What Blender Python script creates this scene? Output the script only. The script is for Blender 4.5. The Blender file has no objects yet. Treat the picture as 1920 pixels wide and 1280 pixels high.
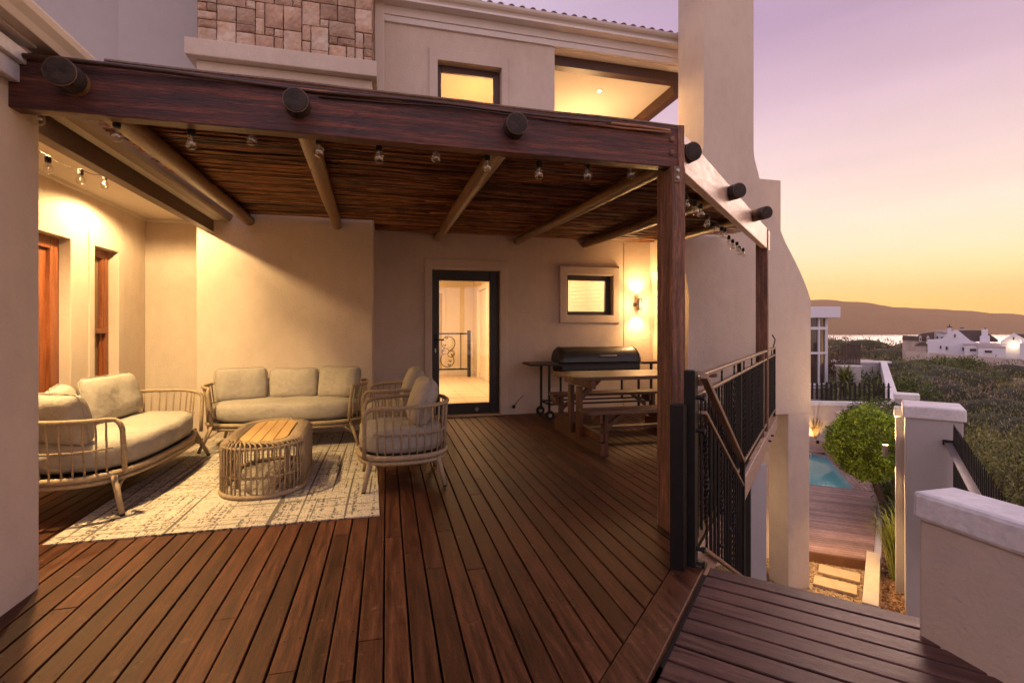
import bpy, bmesh, math, random
from mathutils import Vector, Matrix, noise as mn
random.seed(7)
R = math.radians
sc = bpy.context.scene
col = sc.collection

# ------------------------------------------------------------------ camera
CAM_H = 1.22
YAW = math.atan(235 / 925.0)
cd = bpy.data.cameras.new('camera'); cam = bpy.data.objects.new('camera', cd); col.objects.link(cam)
cam.location = (0, 0, CAM_H); cam.rotation_euler = (R(90), 0, -YAW)
cd.sensor_width = 36.0; cd.lens = 36.0 * 925 / 1920; cd.shift_y = -22 / 1920.0
cd.clip_start = 0.05; cd.clip_end = 20000
sc.camera = cam

# ------------------------------------------------------------------ world: dusk sky
FW = (math.sin(YAW), math.cos(YAW)); RT = (math.cos(YAW), -math.sin(YAW))
def S(r, t, z=0.0):
    """site grid turned 14 degrees from the house: r across, t away"""
    return Vector((RT[0] * r + FW[0] * t, RT[1] * r + FW[1] * t, z))
world = bpy.data.worlds.new("World"); sc.world = world; world.use_nodes = True
wn = world.node_tree; wn.nodes.clear()
def N(t, k, **kw):
    n = t.nodes.new(k)
    for a, b in kw.items(): setattr(n, a, b)
    return n
def ramp(t, stops, mode='LINEAR'):
    n = t.nodes.new('ShaderNodeValToRGB'); cr = n.color_ramp; cr.interpolation = mode
    while len(cr.elements) < len(stops): cr.elements.new(0.5)
    for e, (p, c) in zip(cr.elements, stops):
        e.position = p; e.color = (c[0], c[1], c[2], 1) if not isinstance(c, float) else (c, c, c, 1)
    return n
L = wn.links.new
tc = N(wn, 'ShaderNodeTexCoord'); sep = N(wn, 'ShaderNodeSeparateXYZ'); L(tc.outputs['Generated'], sep.inputs[0])
warm = ramp(wn, [(0.0, (1.80, .90, .13)), (.045, (1.74, .98, .20)), (.085, (1.48, 1.04, .42)), (.13, (1.18, .93, .60)), (.19, (.98, .80, .66)),
                 (.27, (.80, .62, .62)), (.37, (.58, .42, .52)), (.48, (.39, .275, .42)), (1.0, (.30, .25, .40))])
cool = ramp(wn, [(0.0, (.66, .48, .42)), (.10, (.68, .51, .48)), (.25, (.72, .56, .60)), (.45, (.72, .58, .72)), (.60, (.64, .54, .70)), (1.0, (.34, .30, .44))])
L(sep.outputs['Z'], warm.inputs[0]); L(sep.outputs['Z'], cool.inputs[0])
dt = N(wn, 'ShaderNodeVectorMath', operation='DOT_PRODUCT'); L(tc.outputs['Generated'], dt.inputs[0])
az = R(58); dt.inputs[1].default_value = (math.sin(az), math.cos(az), 0)
mr = N(wn, 'ShaderNodeMapRange'); mr.inputs['From Min'].default_value = .38; mr.inputs['From Max'].default_value = .80
L(dt.outputs['Value'], mr.inputs['Value'])
mx = N(wn, 'ShaderNodeMix', data_type='RGBA'); L(mr.outputs[0], mx.inputs[0]); L(cool.outputs[0], mx.inputs[6]); L(warm.outputs[0], mx.inputs[7])
# soft uneven air in the sky
nz = N(wn, 'ShaderNodeTexNoise'); nz.inputs['Scale'].default_value = 1.4; nz.inputs['Detail'].default_value = 2
mp = N(wn, 'ShaderNodeMapping'); mp.inputs['Scale'].default_value = (1, 1, 2.2); L(tc.outputs['Generated'], mp.inputs[0]); L(mp.outputs[0], nz.inputs[0])
nzb = N(wn, 'ShaderNodeTexNoise'); nzb.inputs['Scale'].default_value = 2.2; nzb.inputs['Detail'].default_value = 4; nzb.inputs['Roughness'].default_value = .55
mpb = N(wn, 'ShaderNodeMapping'); mpb.inputs['Scale'].default_value = (1, 1, 9); L(tc.outputs['Generated'], mpb.inputs[0]); L(mpb.outputs[0], nzb.inputs[0])
nav = N(wn, 'ShaderNodeMath', operation='ADD'); L(nz.outputs[0], nav.inputs[0]); L(nzb.outputs[0], nav.inputs[1])
nah = N(wn, 'ShaderNodeMath', operation='MULTIPLY'); nah.inputs[1].default_value = .5; L(nav.outputs[0], nah.inputs[0])
mr2 = N(wn, 'ShaderNodeMapRange'); mr2.inputs['From Min'].default_value = .3; mr2.inputs['From Max'].default_value = .7; mr2.inputs['To Min'].default_value = .90; mr2.inputs['To Max'].default_value = 1.10; L(nah.outputs[0], mr2.inputs['Value'])
sm = N(wn, 'ShaderNodeVectorMath', operation='SCALE'); L(mx.outputs[2], sm.inputs[0]); L(mr2.outputs[0], sm.inputs['Scale'])
# behind the viewer the dusk is raised as added fill for facing walls
dt2 = N(wn, 'ShaderNodeMapRange'); dt2.inputs['From Min'].default_value = -.7; dt2.inputs['From Max'].default_value = .35
dt2.inputs['To Min'].default_value = 1.20; dt2.inputs['To Max'].default_value = 1.0; L(dt.outputs['Value'], dt2.inputs['Value'])
sm2 = N(wn, 'ShaderNodeVectorMath', operation='SCALE'); L(sm.outputs[0], sm2.inputs[0]); L(dt2.outputs[0], sm2.inputs['Scale'])
bg = N(wn, 'ShaderNodeBackground'); bg.inputs[1].default_value = 0.93; L(sm2.outputs[0], bg.inputs[0])
wo = N(wn, 'ShaderNodeOutputWorld'); L(bg.outputs[0], wo.inputs[0])

# the glow of the sun that has just gone down
sl = bpy.data.lights.new('sun', 'SUN'); sun = bpy.data.objects.new('sun', sl); col.objects.link(sun)
sl.energy = 1.15; sl.angle = R(28); sl.color = (1, .68, .54)
sun.rotation_euler = Vector((-math.sin(az), -math.cos(az), -math.tan(R(11)))).to_track_quat('-Z', 'Y').to_euler()

sc.view_settings.view_transform = 'Standard'; sc.view_settings.look = 'None'
sc.view_settings.exposure = 0.55; sc.view_settings.gamma = 1.0
cy = sc.cycles
cy.use_denoising = True
try: cy.denoiser = 'OPENIMAGEDENOISE'
except Exception: pass
cy.max_bounces = 7; cy.diffuse_bounces = 4; cy.glossy_bounces = 3; cy.transmission_bounces = 4; cy.transparent_max_bounces = 12
cy.volume_bounces = 0; cy.sample_clamp_indirect = 6; cy.caustics_reflective = False; cy.caustics_refractive = False
cy.use_adaptive_sampling = True; cy.adaptive_threshold = 0.015

# ------------------------------------------------------------------ materials
MATS = {}
def pmat(name, c1, c2=None, scale=4.0, rough=.6, bump=.0, bscale=60.0, stretch=(1, 1, 1), metal=0.0, rnd=0.0, spec=.5, detail=5,
         bstretch=None, c3=None, p=(.3, .7), coat=0.0, rv=0.0, bdist=.01, fine=0.0, wear=None, stint=None):
    """a procedural surface: two or three colours through stretched noise, a random shift per plank/leaf, and bump"""
    if name in MATS: return MATS[name]
    m = bpy.data.materials.new(name); m.use_nodes = True; t = m.node_tree; t.nodes.clear(); k = t.links.new
    out = N(t, 'ShaderNodeOutputMaterial'); b = N(t, 'ShaderNodeBsdfPrincipled'); k(b.outputs[0], out.inputs[0])
    b.inputs['Roughness'].default_value = rough; b.inputs['Metallic'].default_value = metal
    b.inputs['Specular IOR Level'].default_value = spec; b.inputs['Coat Weight'].default_value = coat
    if stint: b.inputs['Specular Tint'].default_value = (*stint, 1)
    c2 = c2 or c1
    tcn = N(t, 'ShaderNodeTexCoord'); mpn = N(t, 'ShaderNodeMapping'); mpn.inputs['Scale'].default_value = stretch
    k(tcn.outputs['Object'], mpn.inputs[0])
    at = N(t, 'ShaderNodeAttribute'); at.attribute_name = 'rnd'
    if rnd:
        cb = N(t, 'ShaderNodeCombineXYZ'); ml = N(t, 'ShaderNodeMath', operation='MULTIPLY'); ml.inputs[1].default_value = 37.0
        k(at.outputs['Fac'], ml.inputs[0]); k(ml.outputs[0], cb.inputs[0]); k(ml.outputs[0], cb.inputs[2])
        k(cb.outputs[0], mpn.inputs['Location'])
    nn = N(t, 'ShaderNodeTexNoise'); nn.inputs['Scale'].default_value = scale; nn.inputs['Detail'].default_value = detail
    nn.inputs['Roughness'].default_value = .6
    k(mpn.outputs[0], nn.inputs[0])
    rp = ramp(t, [(p[0], c1), (p[1], c2)] if not c3 else [(p[0], c1), ((p[0] + p[1]) / 2, c2), (p[1], c3)]); k(nn.outputs['Fac'], rp.inputs[0])
    cout = rp.outputs[0]
    if rnd or fine:
        hv = N(t, 'ShaderNodeHueSaturation'); k(cout, hv.inputs['Color'])
        if rnd:
            r1 = N(t, 'ShaderNodeMapRange'); r1.inputs['To Min'].default_value = 1 - rnd; r1.inputs['To Max'].default_value = 1 + rnd
            k(at.outputs['Fac'], r1.inputs['Value'])
            src = r1.outputs[0]
        if fine:
            n3 = N(t, 'ShaderNodeTexNoise'); n3.inputs['Scale'].default_value = scale * 9; n3.inputs['Detail'].default_value = 3
            k(mpn.outputs[0], n3.inputs[0])
            r3 = N(t, 'ShaderNodeMapRange'); r3.inputs['From Min'].default_value = .3; r3.inputs['From Max'].default_value = .7
            r3.inputs['To Min'].default_value = 1 - fine; r3.inputs['To Max'].default_value = 1 + fine; k(n3.outputs['Fac'], r3.inputs['Value'])
            if rnd:
                mm = N(t, 'ShaderNodeMath', operation='MULTIPLY'); k(r1.outputs[0], mm.inputs[0]); k(r3.outputs[0], mm.inputs[1]); src = mm.outputs[0]
            else: src = r3.outputs[0]
        k(src, hv.inputs['Value']); cout = hv.outputs[0]
    if wear:
        wc, lo, hi, ws = wear[:4]
        wn1 = N(t, 'ShaderNodeTexNoise'); wn1.inputs['Scale'].default_value = ws; wn1.inputs['Detail'].default_value = 6; wn1.inputs['Roughness'].default_value = .72; k(tcn.outputs['Object'], wn1.inputs[0])
        wr = N(t, 'ShaderNodeMapRange'); wr.inputs['From Min'].default_value = lo; wr.inputs['From Max'].default_value = hi; wr.inputs['To Max'].default_value = (wear[4] if len(wear) > 4 else .75); k(wn1.outputs['Fac'], wr.inputs['Value'])
        wm = N(t, 'ShaderNodeMix', data_type='RGBA'); k(wr.outputs[0], wm.inputs[0]); k(cout, wm.inputs[6]); wm.inputs[7].default_value = (*wc, 1); cout = wm.outputs[2]
    k(cout, b.inputs['Base Color'])
    if rv:
        r2 = N(t, 'ShaderNodeMapRange'); r2.inputs['From Min'].default_value = .3; r2.inputs['From Max'].default_value = .7
        r2.inputs['To Min'].default_value = rough - rv; r2.inputs['To Max'].default_value = rough + rv
        k(nn.outputs['Fac'], r2.inputs['Value']); k(r2.outputs[0], b.inputs['Roughness'])
    if bump:
        mb = N(t, 'ShaderNodeMapping'); mb.inputs['Scale'].default_value = bstretch or stretch; k(tcn.outputs['Object'], mb.inputs[0])
        nb = N(t, 'ShaderNodeTexNoise'); nb.inputs['Scale'].default_value = bscale; nb.inputs['Detail'].default_value = 4; k(mb.outputs[0], nb.inputs[0])
        bu = N(t, 'ShaderNodeBump'); bu.inputs['Strength'].default_value = bump; bu.inputs['Distance'].default_value = bdist
        k(nb.outputs['Fac'], bu.inputs['Height']); k(bu.outputs[0], b.inputs['Normal'])
    MATS[name] = m
    return m
def emat(name, c, s):
    m = bpy.data.materials.new(name); m.use_nodes = True; t = m.node_tree; t.nodes.clear()
    e = N(t, 'ShaderNodeEmission'); e.inputs[0].default_value = (*c, 1); e.inputs[1].default_value = s
    o = N(t, 'ShaderNodeOutputMaterial'); t.links.new(e.outputs[0], o.inputs[0]); MATS[name] = m; return m
def glassmat(name, tint=(1, 1, 1), refl=.10, rough=.02, ior=1.5):
    m = bpy.data.materials.new(name); m.use_nodes = True; t = m.node_tree; t.nodes.clear(); k = t.links.new
    tr = N(t, 'ShaderNodeBsdfTransparent'); tr.inputs[0].default_value = (*tint, 1)
    g = N(t, 'ShaderNodeBsdfGlossy'); g.inputs['Roughness'].default_value = rough
    lw = N(t, 'ShaderNodeLayerWeight'); lw.inputs[0].default_value = .35
    ad = N(t, 'ShaderNodeMath', operation='ADD'); ad.inputs[1].default_value = refl; ad.use_clamp = True
    mu = N(t, 'ShaderNodeMath', operation='MULTIPLY'); mu.inputs[1].default_value = .8
    k(lw.outputs['Facing'], mu.inputs[0]); pw = N(t, 'ShaderNodeMath', operation='POWER'); pw.inputs[1].default_value = 2.5
    k(mu.outputs[0], pw.inputs[0]); k(pw.outputs[0], ad.inputs[0])
    mi = N(t, 'ShaderNodeMixShader'); k(ad.outputs[0], mi.inputs[0]); k(tr.outputs[0], mi.inputs[1]); k(g.outputs[0], mi.inputs[2])
    o = N(t, 'ShaderNodeOutputMaterial'); k(mi.outputs[0], o.inputs[0]); MATS[name] = m; return m

plaster = pmat('plaster', (.54, .445, .375), (.62, .525, .445), scale=1.1, rough=.92, bump=.5, bscale=45, spec=.2, fine=.035, bdist=.008, stretch=(1, 1, .55), bstretch=(1, 1, 1), wear=((.38, .30, .25), .52, .72, 1.4, .30))
plaster_rough = pmat('plaster_rough', (.52, .43, .36), (.60, .50, .425), scale=1.6, rough=.95, bump=.5, bscale=30, spec=.2, fine=.03, bdist=.009)
plaster_gray = pmat('plaster_gray', (.42, .385, .38), (.47, .43, .425), scale=1.0, rough=.92, bump=.25, bscale=60, spec=.2, fine=.02, bdist=.006)
coping = pmat('coping_white', (.60, .57, .58), (.78, .76, .77), scale=3.5, rough=.8, bump=.5, bscale=40, spec=.3, fine=.08, bdist=.008, wear=((.36, .32, .30), .66, .78, 9))
trim = pmat('trim_white', (.66, .60, .57), (.70, .64, .61), scale=2, rough=.6, spec=.3)
gutter_m = pmat('gutter_cream', (.56, .47, .39), (.60, .51, .43), scale=2, rough=.45, spec=.4)
ceil_m = pmat('ceiling_paint', (.66, .60, .53), (.70, .64, .57), scale=2, rough=.9, spec=.2)
deck_w = pmat('deck_wood', (.021, .0070, .0044), (.072, .026, .0140), scale=3.2, rough=.50, bump=.35, bscale=30, stretch=(14, 1.1, 4), rnd=.32, c3=(.150, .060, .031),
              p=(.28, .78), rv=.10, bdist=.004, fine=.22, stint=(1, .55, .34), spec=.22, wear=((.22, .12, .07), .62, .72, 7, .6))
land_w = pmat('landing_wood', (.028, .012, .011), (.074, .034, .029), scale=3.2, rough=.45, bump=.4, bscale=30, stretch=(1.1, 14, 4), rnd=.18, c3=(.14, .074, .064),
              p=(.28, .78), rv=.10, bdist=.004, fine=.25, stint=(1, .70, .60), wear=((.22, .14, .12), .62, .72, 5, .6))
def wood(name, a, b, st, rough=.5, rnd=.15, c3=None, bump=.5, fine=.2, sc_=3.0, wear=None):
    return pmat(name, a, b, scale=sc_, rough=rough, bump=bump, bscale=18, stretch=st, rnd=rnd, c3=c3, rv=.1, bdist=.006, fine=fine, wear=wear)
beam_x = wood('beam_wood_long', (.024, .007, .007), (.078, .021, .016), (.8, 16, 16), .45, c3=(.21, .058, .028), fine=.5, bump=.8, sc_=2.4, wear=((.016, .006, .005), .66, .70, 8, .8))
beam_z = wood('post_wood', (.055, .021, .013), (.15, .064, .038), (13, 13, .8), .65, c3=(.29, .13, .075), bump=1.0, fine=.5, wear=((.028, .012, .008), .65, .69, 9, .8))
beam_y = wood('eave_beam_wood', (.055, .022, .012), (.105, .042, .020), (9, .9, 9), .5)
pale_beam = wood('side_beam_wood', (.26, .16, .12), (.42, .28, .22), (2, 2, 12), .38, c3=(.54, .38, .31))  # pale pink tone paints the sky's sheen onto the side beam
pole_w = wood('pole_wood', (.070, .034, .012), (.15, .074, .027), (9, .7, 9), .36, c3=(.22, .115, .045), wear=((.04, .018, .008), .62, .68, 7, .7), fine=.35)
pole_end = pmat('pole_end_grain', (.018, .012, .010), (.050, .034, .028), scale=30, rough=.85, bump=.5, bscale=60)
reed_m = pmat('reeds', (.055, .020, .008), (.20, .080, .030), scale=6, rough=.5, stretch=(.8, 8, 8), rnd=.8, c3=(.40, .18, .068))
picnic_w = wood('picnic_wood', (.038, .012, .005), (.082, .028, .011), (1.0, 9, 9), .42, c3=(.13, .050, .020))
picnic_l = wood('picnic_leg_wood', (.042, .013, .005), (.088, .029, .011), (6, 6, 1.2), .45, c3=(.14, .052, .020))
picnic_dark = wood('picnic_bench_wood', (.075, .034, .018), (.15, .07, .035), (1.0, 9, 9), .42)
door_red = wood('red_door_wood', (.14, .036, .012), (.24, .070, .024), (9, 9, .9), .4, c3=(.32, .10, .035))
frame_dark = pmat('dark_frame', (.020, .014, .010), (.028, .019, .014), scale=5, rough=.45)
frame_brown = pmat('brown_frame', (.052, .020, .013), (.075, .030, .019), scale=5, rough=.45)
black_m = pmat('black_steel', (.008, .007, .007), (.014, .012, .012), scale=8, rough=.5, spec=.3, bump=.1, bscale=40)
rail_m = pmat('bronze_rail', (.22, .14, .09), (.30, .195, .125), scale=9, rough=.40, metal=.5, stretch=(2, 2, 2))
steel_m = pmat('brushed_steel', (.42, .38, .34), rough=.35, metal=.9)
rope_m = pmat('rope', (.27, .195, .12), (.40, .305, .195), scale=55, rough=.75, bump=.9, bscale=130, bdist=.006, spec=.3)
fabric = pmat('cushion_fabric', (.31, .278, .24), (.37, .332, .288), scale=3, rough=.95, bump=.6, bscale=11, spec=.15, fine=.07, bdist=.025)
teak = pmat('table_wood', (.40, .235, .085), (.50, .31, .12), scale=4, rough=.5, stretch=(8, 1, 1), rnd=.12)
stone_m = pmat('stone_cladding', (.30, .18, .125), (.47, .32, .225), scale=2.2, rough=.9, bump=.8, bscale=16, rnd=.20, c3=(.54, .45, .37), bdist=.02, fine=.12)
mortar = pmat('mortar', (.17, .12, .095), (.24, .17, .14), scale=20, rough=.95)
tile_m = pmat('roof_tile', (.16, .075, .065), (.24, .12, .10), scale=6, rough=.8, rnd=.25)
tile_floor = pmat('room_tile', (.60, .47, .33), (.68, .54, .39), scale=2, rough=.35)
room_wall = pmat('room_wall', (.72, .62, .48), (.75, .65, .51), scale=2, rough=.9)
kerb_m = pmat('kerb_plaster', (.48, .40, .32), (.56, .48, .39), scale=5, rough=.9, bump=.3, bscale=50)
slab_m = pmat('stone_slab', (.42, .31, .19), (.52, .39, .25), scale=6, rough=.85, bump=.3, bscale=40)
gravel_m = pmat('gravel', (.16, .105, .065), (.42, .30, .19), scale=26, rough=.95, bump=1.0, bscale=34, p=(.35, .65), bdist=.03, detail=3)
mulch_m = pmat('mulch', (.09, .045, .025), (.30, .17, .095), scale=30, rough=.95, bump=1.0, bscale=30, p=(.35, .65), bdist=.03, detail=4, rnd=.5)
pool_deck_m = pmat('pool_deck_wood', (.20, .115, .095), (.31, .19, .16), scale=2.5, rough=.6, stretch=(2, 2, 2), rnd=.3, fine=.15)
water_m = pmat('pool_water', (.09, .33, .33), (.12, .39, .39), scale=1.2, rough=.06, bump=.12, bscale=7, bdist=.02)
pool_tile = pmat('pool_tile', (.10, .16, .22), (.28, .34, .38), scale=40, rough=.4)
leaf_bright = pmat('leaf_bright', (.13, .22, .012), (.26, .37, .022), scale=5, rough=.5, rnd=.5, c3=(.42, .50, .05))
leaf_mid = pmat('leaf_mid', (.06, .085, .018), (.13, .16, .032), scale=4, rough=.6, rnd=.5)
grass_m = pmat('grass_blades', (.10, .12, .015), (.22, .24, .035), scale=5, rough=.6, rnd=.5)
yucca_m = pmat('yucca_leaf', (.10, .12, .030), (.22, .23, .06), scale=4, rough=.6, rnd=.5)
bark = pmat('bark', (.06, .038, .024), (.13, .085, .055), scale=9, rough=.9, bump=.8, bscale=30)
def scrub_mat():
    m = bpy.data.materials.new('scrub_leaf'); m.use_nodes = True; t = m.node_tree; t.nodes.clear(); k = t.links.new
    out = N(t, 'ShaderNodeOutputMaterial'); b = N(t, 'ShaderNodeBsdfPrincipled'); k(b.outputs[0], out.inputs[0]); b.inputs['Roughness'].default_value = .8
    at = N(t, 'ShaderNodeAttribute'); at.attribute_name = 'rnd'
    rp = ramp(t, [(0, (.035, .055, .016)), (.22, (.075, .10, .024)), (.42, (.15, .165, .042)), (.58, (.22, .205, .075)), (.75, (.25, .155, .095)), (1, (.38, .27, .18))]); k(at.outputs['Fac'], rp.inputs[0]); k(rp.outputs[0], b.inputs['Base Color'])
    return m
scrub_m = scrub_mat()
scrub_far = pmat('scrub_leaf_far', (.055, .055, .026), (.095, .090, .036), scale=1, rough=.8, rnd=.5)
soil_m = pmat('dune_soil', (.20, .125, .085), (.30, .19, .135), scale=.4, rough=.95, bump=.5, bscale=3, detail=8, c3=(.22, .17, .09), bdist=.2)
hill_m = pmat('hillside', (.13, .068, .034), (.20, .115, .055), scale=.012, rough=1.0, detail=8, bump=.6, bscale=.06, bdist=15, spec=0)
sea_m = pmat('sea_water', (.30, .22, .24), (.36, .27, .28), scale=.02, rough=.3, bump=.0, stretch=(1, 1, 1))
white_far = pmat('limewash', (.66, .64, .70), (.74, .72, .78), scale=.3, rough=.9)
cream_far = pmat('cream_wall', (.52, .43, .37), (.58, .48, .41), scale=.3, rough=.9)
roof_far = pmat('slate_roof', (.080, .055, .055), (.11, .08, .078), scale=.5, rough=.8)
metal_roof = pmat('pale_metal_roof', (.50, .42, .44), (.56, .48, .50), scale=.3, rough=.5)
glass_m = glassmat('window_glass', (.95, .95, .94), .09)
bulb_g = glassmat('bulb_glass', (.96, .94, .90), .20, .06)
dark_glass = pmat('dark_glass', (.05, .035, .03), (.07, .05, .042), scale=2, rough=.08, spec=.8)
warm_glass = pmat('curtain_glass', (.20, .13, .07), (.26, .17, .095), scale=2, rough=.15, stretch=(20, 20, .4))
lit = emat('lamp_glow', (1.0, .78, .42), 30)
lit_small = emat('lamp_glow_small', (1.0, .80, .50), 12)

# rug: cream weave with broken dark threads both ways
def rug_mat():
    m = bpy.data.materials.new('rug_weave'); m.use_nodes = True; t = m.node_tree; t.nodes.clear(); k = t.links.new
    out = N(t, 'ShaderNodeOutputMaterial'); b = N(t, 'ShaderNodeBsdfPrincipled'); k(b.outputs[0], out.inputs[0]); b.inputs['Roughness'].default_value = .95
    b.inputs['Specular IOR Level'].default_value = .1
    tcn = N(t, 'ShaderNodeTexCoord')
    def streak(sx, sy, sc_, lo, hi):
        mpn = N(t, 'ShaderNodeMapping'); mpn.inputs['Scale'].default_value = (sx, sy, 1); k(tcn.outputs['Object'], mpn.inputs[0])
        n = N(t, 'ShaderNodeTexNoise'); n.inputs['Scale'].default_value = sc_; n.inputs['Detail'].default_value = 3; n.inputs['Roughness'].default_value = .7
        n.inputs['Detail'].default_value = 1.2; k(mpn.outputs[0], n.inputs[0])
        r = N(t, 'ShaderNodeMapRange'); r.inputs['From Min'].default_value = lo; r.inputs['From Max'].default_value = hi; k(n.outputs['Fac'], r.inputs['Value'])
        return r.outputs[0]
    a = streak(.8, 40, 1.2, .575, .60); c = streak(40, .8, 1.2, .575, .60); f1 = streak(5, 90, 2, .60, .63); f2 = streak(90, 5, 2, .60, .63)
    # bold dashes
    g = streak(26, .35, 1.0, .63, .642); h = streak(.35, 46, 1.0, .635, .647)
    def mxv(x, y):
        q = N(t, 'ShaderNodeMath', operation='MAXIMUM'); k(x, q.inputs[0]); k(y, q.inputs[1]); return q.outputs[0]
    br = N(t, 'ShaderNodeTexNoise'); br.inputs['Scale'].default_value = 55; br.inputs['Detail'].default_value = 2; k(tcn.outputs['Object'], br.inputs[0])
    bm = N(t, 'ShaderNodeMapRange'); bm.inputs['From Min'].default_value = .45; bm.inputs['From Max'].default_value = .52; k(br.outputs['Fac'], bm.inputs['Value'])
    bold = mxv(g, h)
    thin = mxv(mxv(a, c), mxv(f1, f2))
    mu = N(t, 'ShaderNodeMath', operation='MULTIPLY'); k(thin, mu.inputs[0]); k(bm.outputs[0], mu.inputs[1])
    s1 = N(t, 'ShaderNodeMath', operation='MULTIPLY'); s1.inputs[1].default_value = .85; k(mu.outputs[0], s1.inputs[0])
    s2 = N(t, 'ShaderNodeMath', operation='MULTIPLY'); s2.inputs[1].default_value = .85; k(bold, s2.inputs[0])
    tot = mxv(s1.outputs[0], s2.outputs[0])
    mi = N(t, 'ShaderNodeMix', data_type='RGBA'); k(tot, mi.inputs[0]); mi.inputs[6].default_value = (.50, .44, .37, 1); mi.inputs[7].default_value = (.06, .052, .048, 1)
    k(mi.outputs[2], b.inputs['Base Color'])
    bu = N(t, 'ShaderNodeBump'); bu.inputs['Strength'].default_value = .4; bu.inputs['Distance'].default_value = .004; k(br.outputs['Fac'], bu.inputs['Height']); k(bu.outputs[0], b.inputs['Normal'])
    return m
rug_m = rug_mat()

# ------------------------------------------------------------------ mesh helpers
class MB:
    def __init__(s): s.v = []; s.f = []; s.r = []
    def add(s, vs, fs, r=None):
        o = len(s.v); s.v += [tuple(x) for x in vs]; s.f += [tuple(i + o for i in f) for f in fs]
        if r is None: r = random.random()
        s.r += [r] * len(fs); return s
    def box(s, x0, y0, z0, x1, y1, z1, r=None):
        vs = [(x, y, z) for z in (z0, z1) for y in (y0, y1) for x in (x0, x1)]
        return s.add(vs, [(0, 2, 3, 1), (4, 5, 7, 6), (0, 1, 5, 4), (2, 6, 7, 3), (0, 4, 6, 2), (1, 3, 7, 5)], r)
    def obox(s, c, ax, ay, az, r=None):
        """box from centre and three half-axis vectors"""
        c = Vector(c); ax, ay, az = Vector(ax), Vector(ay), Vector(az)
        vs = [c + ax * i + ay * j + az * k_ for k_ in (-1, 1) for j in (-1, 1) for i in (-1, 1)]
        return s.add(vs, [(0, 2, 3, 1), (4, 5, 7, 6), (0, 1, 5, 4), (2, 6, 7, 3), (0, 4, 6, 2), (1, 3, 7, 5)], r)
    def beam(s, a, b, w, h, up=(0, 0, 1), r=None):
        a, b = Vector(a), Vector(b); d = (b - a); l = d.length; d.normalize(); up = Vector(up)
        sd = d.cross(up).normalized(); u = sd.cross(d).normalized()
        return s.obox((a + b) / 2, d * l / 2, sd * w / 2, u * h / 2, r)
    def prism(s, poly, h0, h1, f=None, r=None):
        """poly: list of 2D points; f maps (a,b,h)->3D"""
        f = f or (lambda a, b, h: (a, b, h)); n = len(poly)
        vs = [f(a, b, h0) for a, b in poly] + [f(a, b, h1) for a, b in poly]
        fs = [tuple(range(n))[::-1], tuple(range(n, 2 * n))] + [(i, (i + 1) % n, n + (i + 1) % n, n + i) for i in range(n)]
        return s.add(vs, fs, r)
    def tube(s, pts, rad, n=8, cap=True, closed=False, r=None):
        pts = [Vector(p) for p in pts]; m = len(pts)
        if not isinstance(rad, (list, tuple)): rad = [rad] * m
        vs = []; prev = None
        for i, p in enumerate(pts):
            a = pts[(i - 1) % m] if (i > 0 or closed) else p; b = pts[(i + 1) % m] if (i < m - 1 or closed) else p
            d = (b - a)
            d = d.normalized() if d.length > 1e-9 else Vector((0, 0, 1))
            if prev is None:
                ref = Vector((0, 0, 1)) if abs(d.z) < .9 else Vector((1, 0, 0)); x = d.cross(ref).normalized()
            else:
                x = prev - d * prev.dot(d); x = x.normalized() if x.length > 1e-6 else d.orthogonal().normalized()
            prev = x; y = d.cross(x)
            for j in range(n):
                an = 2 * math.pi * j / n; vs.append(p + (x * math.cos(an) + y * math.sin(an)) * rad[i])
        fs = []
        for i in range(m if closed else m - 1):
            i2 = (i + 1) % m
            for j in range(n): fs.append((i * n + j, i * n + (j + 1) % n, i2 * n + (j + 1) % n, i2 * n + j))
        if cap and not closed:
            fs.append(tuple(range(n))[::-1]); fs.append(tuple((m - 1) * n + j for j in range(n)))
        return s.add(vs, fs, r)
    def lathe(s, prof, c=(0, 0, 0), n=24, r=None, M=None):
        vs = []; c = Vector(c)
        for (ra, z) in prof:
            for j in range(n):
                an = 2 * math.pi * j / n; q = Vector((ra * math.cos(an), ra * math.sin(an), z))
                if M: q = M @ q
                vs.append(c + q)
        fs = [(i * n + j, i * n + (j + 1) % n, (i + 1) * n + (j + 1) % n, (i + 1) * n + j) for i in range(len(prof) - 1) for j in range(n)]
        fs.append(tuple(range(n))[::-1]); fs.append(tuple((len(prof) - 1) * n + j for j in range(n)))
        return s.add(vs, fs, r)
    def grid(s, f, nu, nv, r=None, closed_u=False):
        vs = [f(i / nu, j / nv) for j in range(nv + 1) for i in range(nu + 1)]
        w = nu + 1
        return s.add(vs, [(j * w + i, j * w + i + 1, (j + 1) * w + i + 1, (j + 1) * w + i) for j in range(nv) for i in range(nu)], r)
    def build(s, name, mat, parent=None, smooth=False, bevel=0.0, local=False, flip=False):
        me = bpy.data.meshes.new(name); vs = s.v
        if parent is not None and not local:
            inv = wmat(parent).inverted(); vs = [inv @ Vector(v) for v in vs]
        me.from_pydata(vs, [], s.f); me.update()
        at = me.attributes.new('rnd', 'FLOAT', 'FACE'); at.data.foreach_set('value', s.r)
        if smooth:
            me.polygons.foreach_set('use_smooth', [True] * len(me.polygons))
        me.materials.append(mat)
        o = bpy.data.objects.new(name, me); col.objects.link(o)
        if parent is not None: o.parent = parent
        if bevel:
            b = o.modifiers.new('bevel', 'BEVEL'); b.width = bevel; b.segments = 2; b.limit_method = 'ANGLE'; b.angle_limit = R(40)
        if smooth == 'auto':
            pass
        return o
def wmat(o):
    M = Matrix.LocRotScale(o.location, o.rotation_euler, o.scale)
    return (wmat(o.parent) @ M) if o.parent else M
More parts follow.
